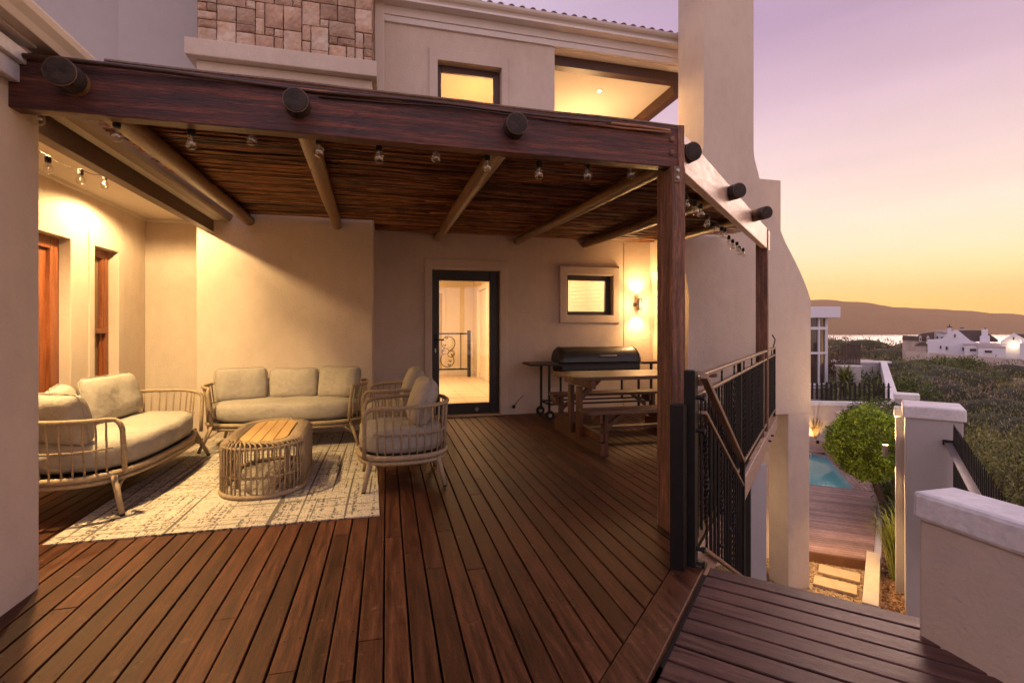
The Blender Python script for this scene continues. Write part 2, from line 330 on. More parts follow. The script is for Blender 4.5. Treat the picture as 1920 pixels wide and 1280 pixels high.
def thing(name, label, cat, loc=(0, 0, 0), rz=0.0, group=None):
    o = bpy.data.objects.new(name, None); col.objects.link(o); o.empty_display_size = .1
    o.location = loc; o.rotation_euler = (0, 0, rz); o['label'] = label; o['category'] = cat
    if group: o['group'] = group
    return o
def tag(o, label, cat, group=None, kind=None):
    o['label'] = label; o['category'] = cat
    if group: o['group'] = group
    if kind: o['kind'] = kind
    return o
def struct(o, label=None):
    o['kind'] = 'structure'
    if label: o['label'] = label
    return o
def copy_tree(o, parent=None):
    c = o.copy(); col.objects.link(c); c.parent = parent
    for ch in list(o.children): copy_tree(ch, c)
    return c
def lamp(name, kind, loc, energy, color, size=.05, target=None, spot=None, blend=.5):
    l = bpy.data.lights.new(name, kind); o = bpy.data.objects.new(name, l); col.objects.link(o); o.location = loc
    l.energy = energy; l.color = color
    if kind == 'AREA': l.size = size
    else: l.shadow_soft_size = size
    if spot: l.spot_size = R(spot); l.spot_blend = blend
    if target is not None: o.rotation_euler = (Vector(target) - Vector(loc)).to_track_quat('-Z', 'Y').to_euler()
    return o
# frames of the plan: deck edge runs at 46.4 degrees, the garden at 51.5
A1 = R(46.4); D1 = Vector((math.sin(A1), math.cos(A1), 0)); E1 = Vector((math.cos(A1), -math.sin(A1), 0))
A2 = R(51.5); D2 = Vector((math.sin(A2), math.cos(A2), 0)); E2 = Vector((math.cos(A2), -math.sin(A2), 0))
UP = Vector((0, 0, 1))
P0 = Vector((1.548, 2.271, 0))              # railing post at the deck corner
WARM = (1.0, .66, .27)


# ================================================================== SETTING: deck, landing
def clip_y(x, yhi=6.90):
    """deck board span in y at a given x: the deck ends at the diagonal border line"""
    # inner edge of the border plank, through P0 - .078 E1, direction D1
    q = P0 - E1 * .080
    ylo = q.y + (x - q.x) * D1.y / D1.x
    return max(-1.6, ylo) if x > -1.5 else -1.6
mb = MB(); pitch = .1005; x = -2.84 + .02
while x < 5.6:
    w = pitch - .0092
    for_y0a, for_y0b = clip_y(x + .0), clip_y(x + w)
    yend = 6.24 if x < -.19 else 6.915
    if x < -2.1: yend = 6.9
    if x > 3.95: yend = 5.99
    y0 = min(for_y0a, for_y0b)
    if y0 < yend - .05:
        # boards are laid in lengths with butt joints
        cuts = []; c = y0 + random.uniform(.9, 3.2) if y0 <= -1.5 else y0 + random.uniform(1.0, 3.4)
        while c < yend - .5: cuts.append(c); c += random.uniform(1.9, 3.6)
        segs = [None] + cuts + [yend]
        for i in range(len(segs) - 1):
            r = random.random(); dz = random.uniform(-.0012, .0012)
            if i == 0: ya, yb = for_y0a + (0 if y0 > -1.5 else 0), for_y0b
            else: ya = yb = segs[i] + .0015
            ye = segs[i + 1] - .0015
            j = random.uniform(-.0012, .0012)
            mb.prism([(x + j, ya), (x + w + j, yb), (x + w + j, ye), (x + j, ye)], -.028, 0.0 + dz, r=r)
    x += pitch
deck = struct(mb.build('deck', deck_w, bevel=.0025))
# tiny screws along the joists
mb = MB()
for yj in [i * .45 + .3 for i in range(15)]:
    x = -2.84 + .02
    while x < 4.5:
        if clip_y(x + .05) + .05 < yj < (6.2 if x < -.19 else 6.88):
            for dx in (.022, .072):
                px = x + dx + random.uniform(-.003, .003); py = yj + random.uniform(-.006, .006)
                mb.prism([(px + .0032 * math.cos(a * 1.0472), py + .0032 * math.sin(a * 1.0472)) for a in range(6)], .0004, .0022)
        x += pitch
scr = mb.build('deck_screw', frame_dark, deck)
mb = MB().box(-2.9, -1.7, -.20, 1.0, 6.95, -.045)
# joist bed below the boards, blackened to paint the gaps dark, following the diagonal
qa = P0 - E1 * .10
mb.prism([(1.0, qa.y + (1.0 - qa.x) * D1.y / D1.x), (5.3, qa.y + (5.3 - qa.x) * D1.y / D1.x), (5.3, 6.0), (3.9, 6.0), (3.9, 6.95), (1.0, 6.95)], -.20, -.045)
jo = mb.build('joist_bed', black_m, deck)
# border plank along the diagonal edge
mb = MB()
a = P0 - D1 * 2.6; b = P0 + D1 * .06
mb.beam(a + UP * -.012 - E1 * .004, b + UP * -.012 - E1 * .004, .142, .030)
struct(mb.build('border_plank', deck_w, deck, bevel=.006))
mb = MB().beam(P0 + D1 * .08 + UP * -.10 + E1 * .02, P0 + D1 * 5.28 + UP * -.10 + E1 * .02, .035, .19)
fas = mb.build('fascia_board', pale_beam, deck, bevel=.004)
mb = MB()
for s_ in (.55, .85, 3.9, 4.25):
    c = P0 + D1 * s_ + E1 * .035 + UP * -.10; mb.tube([c, c + E1 * .035], .011, 8)
mb.build('fascia_bolt', black_m, deck, smooth=True)
# landing: boards at right angles to the border plank, right of it
mb = MB(); k_ = 0; s_ = .055
lq = P0 + E1 * .078
while s_ > -3.2:
    w = .104
    a = lq + D1 * (s_ - w / 2) + E1 * 0.004
    L_ = 5.2
    dz = random.uniform(-.0015, .0015)
    if random.random() < .3:
        cut = random.uniform(1.0, 3.4)
        mb.beam(a + UP * (-.037 + dz), a + E1 * (cut - .002) + UP * (-.037 + dz), w - .008, .030)
        mb.beam(a + E1 * (cut + .002) + UP * (-.037 + dz), a + E1 * L_ + UP * (-.037 + dz), w - .008, .030)
    else: mb.beam(a + UP * (-.037 + dz), a + E1 * L_ + UP * (-.037 + dz), w - .008, .030)
    s_ -= w + .003
# the landing wood grain must follow its boards: give it a turned local frame
lroot = thing('landing', 'dark timber landing with boards laid across beside the deck', 'landing', (lq.x, lq.y, 0), -A1)
lroot['kind'] = 'structure'
mb.build('landing_boards', land_w, lroot, bevel=.004)
mb = MB().beam(lq + D1 * .02 + E1 * .03 + UP * -.15, lq + D1 * .02 + E1 * 1.1 + UP * -.15, .04, .19)
mb.obox(lq - D1 * 1.66 + E1 * 2.5 + UP * -.12, D1 * 1.6, E1 * 2.45, UP * .055)
mb.beam(P0 + E1 * .085 + UP * -.055, P0 - D1 * 3.0 + E1 * .085 + UP * -.055, .10, .02)
mb.build('landing_frame', frame_dark, lroot)

# stairs going down beside the deck edge
st = thing('timber_stairs', 'dark timber stairs going down beside the deck edge behind the slanted railing', 'stairs', P0 + E1 * .5, -A1)
mb = MB()
for i in range(5):
    c = P0 + E1 * .47 + D1 * (.20 + i * .30) + UP * (-.24 - i * .205)
    t_ = MB().obox(c, D1 * .14, E1 * .38, UP * .018); t_.build('tread', land_w, st, bevel=.004)
mb = MB()
for e in (.08, .86): mb.beam(P0 + E1 * e + D1 * .06 + UP * -.33, P0 + E1 * e + D1 * 1.5 + UP * -1.30, .03, .2)
mb.build('stringer', frame_dark, st)

# ================================================================== GROUND, GARDEN, SEA
GZ = -2.60
def smooth(a, b, x):
    t = min(1, max(0, (x - a) / (b - a))); return t * t * (3 - 2 * t)
def lerp_tab(tab, x):
    for (x0, y0), (x1, y1) in zip(tab, tab[1:]):
        if x <= x1: return y0 + (y1 - y0) * max(0, (x - x0)) / (x1 - x0)
    return tab[-1][1]
def terr(r, t):
    z = lerp_tab([(0, -3.0), (12, -3.2), (30, -4.1), (60, -5.6), (95, -6.8), (130, -6.2), (160, -6.6), (200, -14), (320, -22), (20000, -22)], t)
    # dune crest, higher towards the left of the view; falls away to the beach
    rr = r / max(t, 1)
    z += 2.3 * math.exp(-((t - 140) / 26.0) ** 2) * (1 - smooth(.80, .95, rr))
    z += (mn.noise(Vector((r * .05, t * .05, 0))) * 1.1 + mn.noise(Vector((r * .16, t * .16, 3))) * .5) * smooth(10, 40, t) * (1 - smooth(170, 220, t))
    return z
def mound(r, t):
    n = mn.noise(Vector((r * .22, t * .22, 9))) * .9 + mn.noise(Vector((r * .5, t * .5, 5))) * .45
    h = max(0, n + .28) * 2.3 * (1 - smooth(55, 120, t) * .35)
    return h
mb = MB()
ts = [-60, -30, -10, 0, 3, 6, 8] + [8 * (1.06 ** i) for i in range(1, 64)] + [400, 700, 1500, 2700]
rs = [-1.6, -1.2, -.8, -.5, -.25, 0, .2, .4, .5, .6] + [.62 + .02 * i for i in range(34)] + [1.4, 1.7, 2.2]
def tv(i, j):
    t = ts[j]; r = rs[i] * (abs(t) + 12) if t < 0 else rs[i] * (t + 4)
    z = terr(r, t) if t > 0 else -3.0
    return S(r, t, z)
vs = [tv(i, j) for j in range(len(ts)) for i in range(len(rs))]; w_ = len(rs)
mb.add(vs, [(j * w_ + i, j * w_ + i + 1, (j + 1) * w_ + i + 1, (j + 1) * w_ + i) for j in range(len(ts) - 1) for i in range(w_ - 1)])
struct(mb.build('ground', soil_m, smooth=True))
SEA = -17.0
mb = MB().add([S(-3000, 150, SEA), S(4990, 150, SEA), S(4990, 2720, SEA), S(-3000, 2720, SEA)], [(0, 1, 2, 3)])
struct(mb.build('sea', sea_m))
# headland across the bay
prof = [(-3000, 40), (600, 66), (980, 84), (1130, 88), (1180, 100), (1230, 99), (1290, 91), (1340, 93), (1480, 87), (1600, 84), (1700, 72), (1850, 66), (2060, 58), (2300, 44), (2600, 30), (2900, 24), (3100, 32), (3600, 60), (5000, 20)]
def hz(r, k): return lerp_tab(prof, r) * k
mb = MB(); nr, nk = 260, 16
def hv(u, v):
    r = -3000 + 8000 * u; t = 1830 + 900 * v
    h = hz(r, 1) * 1.55
    z = SEA - 2 + (h + 20) * (1 - (1 - min(1, v * 1.7)) ** 2.2) * (1 - .25 * max(0, v - .6)) + mn.noise(Vector((r * .010, t * .004, 1))) * 9 * min(1, v * 3) + mn.noise(Vector((r * .04, t * .02, 2))) * 3.5 * min(1, v * 2)
    return S(r, t, z)
mb.grid(hv, nr, nk)
struct(mb.build('hills', hill_m, smooth=True))
# garden platform
g0 = Vector((6.42, 5.33, 0))      # near end of the kerb
def G2(u, v, z=0.0): q = g0 + D2 * u + E2 * v; return Vector((q.x, q.y, z))
mb = MB().add([G2(-9, -14, GZ), G2(-9, .95, GZ), G2(14.5, 1.15, GZ), G2(14.5, -14, GZ)], [(0, 1, 2, 3)])
struct(mb.build('garden_gravel', gravel_m))
mb = MB().add([G2(-3, .1, GZ + .02), G2(-3, .95, GZ + .02), G2(11, 1.1, GZ + .02), G2(11, .1, GZ + .02)], [(0, 1, 2, 3)])
bedo = struct(mb.build('garden_bed', mulch_m))
# loose stones and chips for real relief
def chips(name, mat, n, fn, smin, smax, kind_label):
    m = MB()
    for _ in range(n):
        c = fn(); s = random.uniform(smin, smax)
        ax = Vector((random.uniform(-1, 1), random.uniform(-1, 1), random.uniform(-.3, .3))).normalized()
        ay = ax.cross(UP).normalized(); az_ = ax.cross(ay)
        q = [c + ax * s * random.uniform(.7, 1.2), c + ay * s * random.uniform(.4, .8), c - ax * s * random.uniform(.7, 1.2), c - ay * s * random.uniform(.4, .8), c + UP * s * random.uniform(.3, .7)]
        m.add(q, [(0, 1, 4), (1, 2, 4), (2, 3, 4), (3, 0, 4)])
    o = m.build(name, mat); tag(o, kind_label, 'gravel' if 'gravel' in name else 'mulch', kind='stuff'); return o
chips('gravel_stones', pmat('pebbles', (.20, .13, .08), (.46, .34, .22), scale=4, rough=.9, rnd=.6), 5200,
      lambda: G2(random.uniform(-2.2, 1.55), random.uniform(-2.4, -.12), GZ + .005), .012, .03, 'loose pale gravel stones below the deck')
chips('bark_mulch', mulch_m, 3400, lambda: G2(random.uniform(-1.6, 4), random.uniform(.12, .95), GZ + .025), .015, .04, 'coarse brown bark mulch in the garden bed')
# kerb
kb = tag(MB().obox(G2(.62, .0, GZ + .10), D2 * .95, E2 * .09, UP * .12).build('garden_kerb', kerb_m, bevel=.008), 'wide pale plastered kerb between gravel and planting bed', 'kerb')
kb2 = tag(MB().obox(G2(5.2, .04, GZ + .04), D2 * 3.6, E2 * .06, UP * .10).build('garden_edging', plaster_gray, bevel=.008), 'long grey edging strip beside the pool deck', 'edging')
# stepping slabs
for i, (u, v, lb) in enumerate([(.84, -.42, 'pale rectangular stepping slab nearest the pool deck edge'), (.38, -.44, 'pale rectangular stepping slab closer to the house landing')]):
    o = MB().obox((0, 0, 0), (.155, 0, 0), (0, .27, 0), (0, 0, .022)).build('stepping_slab', slab_m, bevel=.008)
    o.location = G2(u, v, GZ + .03); o.rotation_euler = (0, 0, R(90) - A2 + R(random.uniform(-2, 2)))
    tag(o, lb, 'paving slab', 'stepping slabs in the gravel')
o = MB()
for i in range(7): o.obox((i * .115, 0, 0), (.052, 0, 0), (0, .10, 0), (0, 0, .018))
o = o.build('brick_edging', slab_m, bevel=.005); o.location = G2(.16, -.93, GZ + .022); o.rotation_euler = (0, 0, R(90) - A2); tag(o, 'short row of flat bricks laid in the gravel beside the slabs', 'bricks')
# pool deck
PZ = -2.43
A3 = R(37); D3 = Vector((math.sin(A3), math.cos(A3), 0)); E3 = Vector((math.cos(A3), -math.sin(A3), 0)); C0 = Vector((7.46, 6.168, 0))
def G3(u, v, z=0.0): q = C0 + D3 * u + E3 * v; return Vector((q.x, q.y, z))
pdk = thing('pool_deck', 'weathered timber deck around the pool below the balcony', 'pool deck', (C0.x, C0.y, PZ), R(90) - A3); pdk['kind'] = 'structure'
mb = MB(); u = 0.0
while u < 3.98:
    v1 = .265 * (u + .04)
    a = random.uniform(-5.5, -1) if random.random() < .6 else None
    if a: mb.beam(G3(u + .044, -6.5, PZ - .012), G3(u + .044, a - .002, PZ - .012), .084, .024); mb.beam(G3(u + .044, a + .002, PZ - .012), G3(u + .044, v1, PZ - .012), .084, .024)
    else: mb.beam(G3(u + .044, -6.5, PZ - .012), G3(u + .044, v1, PZ - .012), .084, .024)
    u += .092
mb.build('deck_boards', pool_deck_m, pdk, bevel=.003)
mb = MB()
for i in range(7):
    v = .70 + i * .092
    mb.beam(G3(max(4.02, (v - .02) / .265), v, PZ - .012), G3(8.0 + i * .09, v, PZ - .012), .084, .024)
mb.build('side_boards', pool_deck_m, pdk, bevel=.003)
mb = MB()
for i in range(14): mb.beam(G3(7.72 + i * .092, -6, PZ - .0125), G3(7.72 + i * .092, .62 + i * .04, PZ - .0125), .084, .024)
mb.build('far_boards', pool_deck_m, pdk, bevel=.003)
MB().beam(G3(-.012, -6.5, PZ - .095), G3(-.012, .0, PZ - .095), .02, .16).build('deck_fascia', pmat('wet_fascia', (.10, .04, .02), (.16, .07, .035), scale=4, rough=.6), pdk)
# pool
pl = [G3(4.05, .64), G3(7.25, .64), G3(7.62, .25), G3(7.62, -6.0), G3(4.05, -6.0)]
mb = MB(); mc = MB()
for i in range(len(pl)):
    a, b = pl[i], pl[(i + 1) % len(pl)]
    n_ = (b - a).normalized(); n_ = Vector((n_.y, -n_.x, 0))
    if n_.dot(sum(pl, Vector()) / len(pl) - a) > 0: n_ = -n_
    mb.add([(a.x, a.y, PZ - .012), (b.x, b.y, PZ - .012), (b.x, b.y, PZ - .25), (a.x, a.y, PZ - .25)], [(0, 1, 2, 3)])
    mc.beam(a + n_ * .03 + UP * (PZ - .01), b + n_ * .03 + UP * (PZ - .01), .06, .02)
struct(mb.build('pool_edge', pool_tile))
mc.build('pool_rim', pool_deck_m, pdk)
mb = MB().add([(p_.x, p_.y, PZ - .11) for p_ in pl], [tuple(range(len(pl)))]); struct(mb.build('pool_water', water_m))
o = thing('skimmer_weir', 'white pool skimmer mouth in the far corner of the pool', 'skimmer', G3(7.4, .4, PZ))
mb = MB(); c = G3(7.52, .0, PZ - .03); dd = E3.copy(); nn_ = Vector((dd.y, -dd.x, 0))
mb.beam(c - dd * .28, c + dd * .28, .03, .03); mb.beam(c - dd * .28 + UP * -.09, c + dd * .28 + UP * -.09, .03, .02)
for s_ in (-.28, .28): mb.beam(c + dd * s_, c + dd * s_ + UP * -.09, .03, .03, up=(1, 0, 0))
mb.build('skimmer_frame', trim, o)

# ================================================================== HOUSE
house = thing('house', 'large cream plastered house with stone chimney breast, gable chimney and tiled roof', 'house', (0, 6.9, 0))
YW = 6.917
def hb(name, mat, *boxes, bevel=.006, parent=house):
    m = MB()
    for bx in boxes: m.box(*bx)
    return m.build(name, mat, parent, bevel=bevel)
def panel_holes(y, th, x0, x1, z0, z1, holes):
    """wall in the XZ plane, front face at y, thickness th behind, with rectangular holes"""
    xs = sorted({x0, x1} | {h[0] for h in holes} | {h[1] for h in holes}); zs = sorted({z0, z1} | {h[2] for h in holes} | {h[3] for h in holes})
    m = MB(); idx = {}
    def vid(i, j, k):
        key = (i, j, k)
        if key not in idx: idx[key] = len(m.v); m.v.append((xs[i], y + (th if k else 0), zs[j]))
        return idx[key]
    solid = lambda i, j: 0 <= i < len(xs) - 1 and 0 <= j < len(zs) - 1 and not any(h[0] - 1e-6 <= xs[i] and xs[i + 1] <= h[1] + 1e-6 and h[2] - 1e-6 <= zs[j] and zs[j + 1] <= h[3] + 1e-6 for h in holes)
    for i in range(len(xs) - 1):
        for j in range(len(zs) - 1):
            if not solid(i, j): continue
            F = [(vid(i, j, 0), vid(i + 1, j, 0), vid(i + 1, j + 1, 0), vid(i, j + 1, 0)), (vid(i, j, 1), vid(i, j + 1, 1), vid(i + 1, j + 1, 1), vid(i + 1, j, 1))]
            if not solid(i - 1, j): F.append((vid(i, j, 0), vid(i, j + 1, 0), vid(i, j + 1, 1), vid(i, j, 1)))
            if not solid(i + 1, j): F.append((vid(i + 1, j, 0), vid(i + 1, j, 1), vid(i + 1, j + 1, 1), vid(i + 1, j + 1, 0)))
            if not solid(i, j - 1): F.append((vid(i, j, 0), vid(i, j, 1), vid(i + 1, j, 1), vid(i + 1, j, 0)))
            if not solid(i, j + 1): F.append((vid(i, j + 1, 0), vid(i + 1, j + 1, 0), vid(i + 1, j + 1, 1), vid(i, j + 1, 1)))
            m.f += F; m.r += [.5] * len(F)
    return m
# ground-floor back wall with door and window openings
DX0, DX1, DZ1 = .612, 1.575, 2.06
WX0, WX1, WZ0, WZ1 = 2.60, 3.335, 1.44, 2.04
panel_holes(YW, .28, -.30, 4.3, 0.0, 3.55, [(DX0, DX1, 0.0, DZ1), (WX0, WX1, WZ0, WZ1)]).build('back_wall', plaster, house)
# rougher patch of wall by the lamp, proud of the rest
MB().box(3.52, YW - .006, 0.0, 3.99, YW + .02, 2.75).build('wall_pilaster', plaster_rough, house, bevel=.01)
# raised plaster surrounds
m = panel_holes(YW - .028, .05, DX0 - .105, DX1 + .105, 0.0, DZ1 + .15, [(DX0 - .002, DX1 + .002, 0.0, DZ1 + .002)]); m.build('door_surround', plaster, house, bevel=.01)
m = panel_holes(YW - .028, .05, WX0 - .12, WX1 + .12, WZ0 - .12, WZ1 + .13, [(WX0 - .002, WX1 + .002, WZ0 - .002, WZ1 + .002)]); m.build('window_surround', plaster_rough, house, bevel=.012)
hb('door_sill', slab_m, (DX0 - .02, YW - .07, .001, DX1 + .02, YW + .27, .022))
# glazed door
dr = MB()
F0, F1 = YW + .06, YW + .12
for bx in [(DX0, F0, .022, DX0 + .105, F1, DZ1), (DX1 - .135, F0, .022, DX1, F1, DZ1), (DX0 + .105, F0, DZ1 - .145, DX1 - .135, F1, DZ1), (DX0 + .105, F0, .022, DX1 - .135, F1, .175)]: dr.box(*bx)
door = dr.build('glazed_door', frame_dark, house, bevel=.006)
MB().box(DX0 + .10, F0 + .025, .17, DX1 - .13, F0 + .035, DZ1 - .14).build('pane', glass_m, door)
mm = MB(); mm.box(DX0 + .035, F0 - .012, .98, DX0 + .07, F0, 1.16); mm.tube([(DX0 + .052, F0 - .01, 1.08), (DX0 + .052, F0 - .055, 1.08), (DX0 + .14, F0 - .06, 1.08), (DX0 + .165, F0 - .055, 1.075)], .010, 8)
mm.build('handle', black_m, door, smooth=False)
mm = MB().box(DX0 + .044, F0 - .014, .90, DX0 + .060, F0 - .001, .955); mm.build('keyhole_plate', steel_m, door)
mm = MB().lathe([(0.0, 0), (.028, 0), (.028, .012), (.016, .02)], (1.25, F0 - .001, .085), 16, M=Matrix.Rotation(R(90), 3, 'X')); mm.build('door_lock', steel_m, door, smooth=False)
# little lit bathroom window with blind
wn_ = MB()
for bx in [(WX0, F0, WZ0, WX0 + .045, F1, WZ1), (WX1 - .085, F0, WZ0, WX1, F1, WZ1), (WX0 + .045, F0, WZ1 - .075, WX1 - .085, F1, WZ1), (WX0 + .045, F0, WZ0, WX1 - .085, F1, WZ0 + .055)]: wn_.box(*bx)
w1 = wn_.build('small_window', frame_dark, house, bevel=.005)
MB().box(WX0 + .04, F0 + .02, WZ0 + .05, WX1 - .08, F0 + .028, WZ1 - .07).build('pane', glass_m, w1)
bl = MB(); z = WZ0 + .04
while z < WZ1 - .03: bl.obox(((WX0 + WX1) / 2, F1 + .06, z), ((WX1 - WX0) / 2 + .05, 0, 0), (0, .011, .004), (0, -.0005, .0009)); z += .021
bl.build('blind', room_wall, w1)
# rooms behind the glass: real boxes with real lamps
def room(name, x0, y0, z0, x1, y1, z1, wallm, floorm, open_y0=True):
    m = MB(); e = .05
    m.box(x0 - e, y0, z0 - e, x0, y1 + e, z1 + e); m.box(x1, y0, z0 - e, x1 + e, y1 + e, z1 + e); m.box(x0, y1, z0 - e, x1, y1 + e, z1 + e); m.box(x0, y0, z1, x1, y1, z1 + e)
    o = m.build(name + '_walls', wallm, house)
    f = MB().box(x0, y0, z0 - e, x1, y1, z0).build(name + '_floor', floorm, house)
    return o
room('hall', -1.2, YW + .28, .02, 2.30, 13.4, 2.62, room_wall, tile_floor)
hb('hall_front', room_wall, (-1.2, YW + .285, .02, DX0 - .3, YW + .30, 2.62)); hb('hall_front', room_wall, (DX1 + .3, YW + .285, .02, 2.3, YW + .30, 2.62))
m = MB()
for i in range(1, 14): m.box(-1.2, YW + .3 + i * .48, .0205, 2.3, YW + .304 + i * .48, .022)
for i in range(8): m.box(-1.1 + i * .48, YW + .3, .0207, -1.096 + i * .48, 13.4, .0223)
m.build('tile_joints', mortar, house)
m = MB(); m.box(-1.2, 13.37, .02, 2.3, 13.4, .14); m.box(2.27, 9.6, .02, 2.30, 13.4, .14); m.build('skirting', ceil_m, house)
# opening and trims on the hall's walls
hb('hall_trim', room_wall, (1.02, 13.34, .02, 1.10, 13.4, 2.2), (1.45, 13.34, .02, 1.53, 13.4, 2.2), (1.02, 13.34, 2.2, 1.53, 13.4, 2.28)); hb('hall_trim', room_wall, (2.22, 11.1, .02, 2.3, 11.2, 2.2), (2.22, 12.3, .02, 2.3, 12.4, 2.2), (2.22, 11.1, 2.2, 2.3, 12.4, 2.3))
hb('hall_recess', pmat('recess_paint', (.45, .33, .20), (.48, .35, .22), scale=2, rough=.9), (1.10, 13.375, .02, 1.45, 13.395, 2.2))
# stair balustrade with scrolls seen through the door
br = thing('stair_balustrade', 'black scrolled wrought-iron balustrade standing in the lit hall behind the glass door', 'balustrade', (1.2, 12.5, .02))
by = 12.5; bs = .40
MB().box(2.00, by - .03, .02, 2.08, by + .03, 1.20).build('post', black_m, br)
MB().box(.6, by - .015, 1.10, 2.00, by + .015, 1.14).build('top_rail', black_m, br)
MB().box(.6, by - .015, .20, 2.00, by + .015, .24).build('bottom_rail', black_m, br)
MB().box(1.82, by - .01, .24, 1.84, by + .01, 1.10).build('bar', black_m, br)
m = MB()
def spiral(cx, cz, r0, r1, a0, a1, n=26): return [(cx + bs + (r0 + (r1 - r0) * i / n) * math.cos(a0 + (a1 - a0) * i / n), by, cz + (r0 + (r1 - r0) * i / n) * math.sin(a0 + (a1 - a0) * i / n)) for i in range(n + 1)]
m.tube(spiral(1.10, .88, .19, .15, R(-55), R(235)), .011, 6); m.tube(spiral(1.10, .45, .19, .15, R(125), R(415)), .011, 6)
m.tube([(1.61, by, .73), (1.54, by, .68), (1.49, by, .60)], .011, 6)
m.tube(spiral(1.03, .66, .10, .06, R(20), R(300)), .009, 6); m.tube(spiral(1.19, .62, .10, .06, R(200), R(480)), .009, 6)
m.build('scroll', black_m, br)
for (x, z) in [(1.07, .98), (1.02, .80), (.98, .66), (1.22, .56), (1.16, .40), (1.14, .30)]:
    x += bs; MB().tube([(x - .03, by, z + .05), (x, by, z), (x + .03, by, z + .05)], [.018, .007, .018], 6).build('iron_leaf', black_m, br)
pc = thing('wall_picture', 'small dark patterned picture on the hall wall seen through the glass door', 'picture', (2.25, 10.3, 1.6))
MB().box(2.255, 10.1, 1.35, 2.295, 10.75, 1.95).build('picture_frame', black_m, pc)
m = MB()
for i in range(9):
    for j in range(7):
        if (i * 5 + j * 3) % 4: m.box(2.245, 10.14 + i * .066, 1.38 + j * .078, 2.256, 10.19 + i * .066, 1.43 + j * .078)
m.build('picture_art', room_wall, pc)
lamp('hall_lamp', 'AREA', (.5, 10.2, 2.60), 150, (1, .66, .34), 1.6, (.5, 10.2, 0))
lamp('hall_lamp', 'POINT', (1.4, 8.6, 2.3), 30, (1, .66, .34), .15)
room('bathroom', 2.38, YW + .285, .6, 3.9, 9.2, 2.6, room_wall, tile_floor)
hb('bathroom_front', room_wall, (2.38, YW + .285, .6, WX0 - .15, YW + .30, 2.6)); hb('bathroom_front', room_wall, (WX1 + .12, YW + .285, .6, 3.9, YW + .30, 2.6))
lamp('bathroom_lamp', 'POINT', (3.0, 8.3, 2.2), 75, (1, .68, .36), .15)

# breast behind the sofa, carrying the stone-clad chimney breast
BX0, BX1, BY = -2.071, -.172, 6.24
hb('chimney_breast', plaster, (BX0, BY, -.02, BX1, YW + .1, 4.25), bevel=.012)
hb('breast_ledge', plaster, (BX0 - .085, BY - .11, 4.25, BX1 + .06, YW, 4.44), bevel=.012)
hb('breast_core', mortar, (BX0 + .01, BY + .045, 4.44, BX1 - .01, YW + .1, 7.4))
m = MB(); rows = 0
# ashlar: pack stones on a coarse grid of cells
cw, ch = .1, .095; nx, nzz = 19, 31; used = set(); random.seed(21)
for j in range(nzz):
    for i in range(nx):
        if (i, j) in used: continue
        w, h = random.choice([(2, 1), (3, 2), (2, 2), (1, 2), (3, 2), (2, 3), (1, 1), (3, 1), (2, 2), (2, 3)])
        while w > 1 and (i + w > nx or any((i + a, j) in used for a in range(w))): w -= 1
        while h > 1 and any((i + a, j + b_) in used for a in range(w) for b_ in range(h)): h -= 1
        for a in range(w):
            for b_ in range(h): used.add((i + a, j + b_))
        x0 = BX0 + i * cw + .004; x1 = BX0 + (i + w) * cw - .004; z0 = 4.445 + j * ch + .004; z1 = 4.445 + (j + h) * ch - .004
        d = random.uniform(.0, .014); ns = 4; r = random.random()
        def fs(u, v):
            ed = min(u, 1 - u, v, 1 - v); jx = random.uniform(-.006, .006) if ed == 0 else 0
            bulge = -.008 * min(1, ed * 5) + (random.uniform(-.005, .005) if ed > 0 else .004)
            return (x0 + (x1 - x0) * u + jx * .6, BY + .02 + bulge - d, z0 + (z1 - z0) * v + jx * .6)
        m.grid(fs, ns + w, ns + h, r=r)
        m.add([(x0, BY + .02 - d, z0), (x1, BY + .02 - d, z0), (x1, BY + .02 - d, z1), (x0, BY + .02 - d, z1), (x0, BY + .06, z0), (x1, BY + .06, z0), (x1, BY + .06, z1), (x0, BY + .06, z1)], [(0, 4, 5, 1), (1, 5, 6, 2), (2, 6, 7, 3), (3, 7, 4, 0)], r)
# return stones on the right-hand side
for j in range(30):
    z0 = 4.45 + j * .095; m.box(BX1 - .012, BY + .03, z0 + .003, BX1 + random.uniform(.0, .012), YW, z0 + .091)
m.build('stone_cladding', stone_m, house)
random.seed(11)
# upper storey wall with window
UX0, UX1, UZ0, UZ1 = .690, 1.600, 3.75, 4.97
panel_holes(YW, .28, -.30, 2.41, 3.55, 5.75, [(UX0, UX1, UZ0, UZ1)]).build('upper_wall', plaster, house, bevel=.006)
m = panel_holes(YW - .02, .04, UX0 - .12, UX1 + .10, UZ0, UZ1 + .16, [(UX0 - .002, UX1 + .002, UZ0 - .1, UZ1 + .002)]); m.build('upper_window_surround', plaster, house, bevel=.006)
wu = MB()
for bx in [(UX0, F0 + .05, UZ0, UX0 + .06, F1 + .05, UZ1), (UX1 - .09, F0 + .05, UZ0, UX1, F1 + .05, UZ1), (UX0 + .06, F0 + .05, UZ1 - .09, UX1 - .09, F1 + .05, UZ1), (UX0 + .06, F0 + .05, UZ0, UX1 - .09, F1 + .05, UZ0 + .06)]: wu.box(*bx)
w2 = wu.build('upper_window', frame_brown, house, bevel=.006)
MB().box(UX0 + .05, F0 + .07, UZ0 + .05, UX1 - .08, F0 + .078, UZ1 - .08).build('pane', glass_m, w2)
room('bedroom', -.2, YW + .285, 3.4, 2.36, 10.0, 5.5, pmat('bedroom_wall', (.74, .48, .20), (.78, .52, .23), scale=2, rough=.9), tile_floor)
lamp('bedroom_lamp', 'POINT', (1.6, 8.6, 4.4), 85, (1, .58, .22), .15)
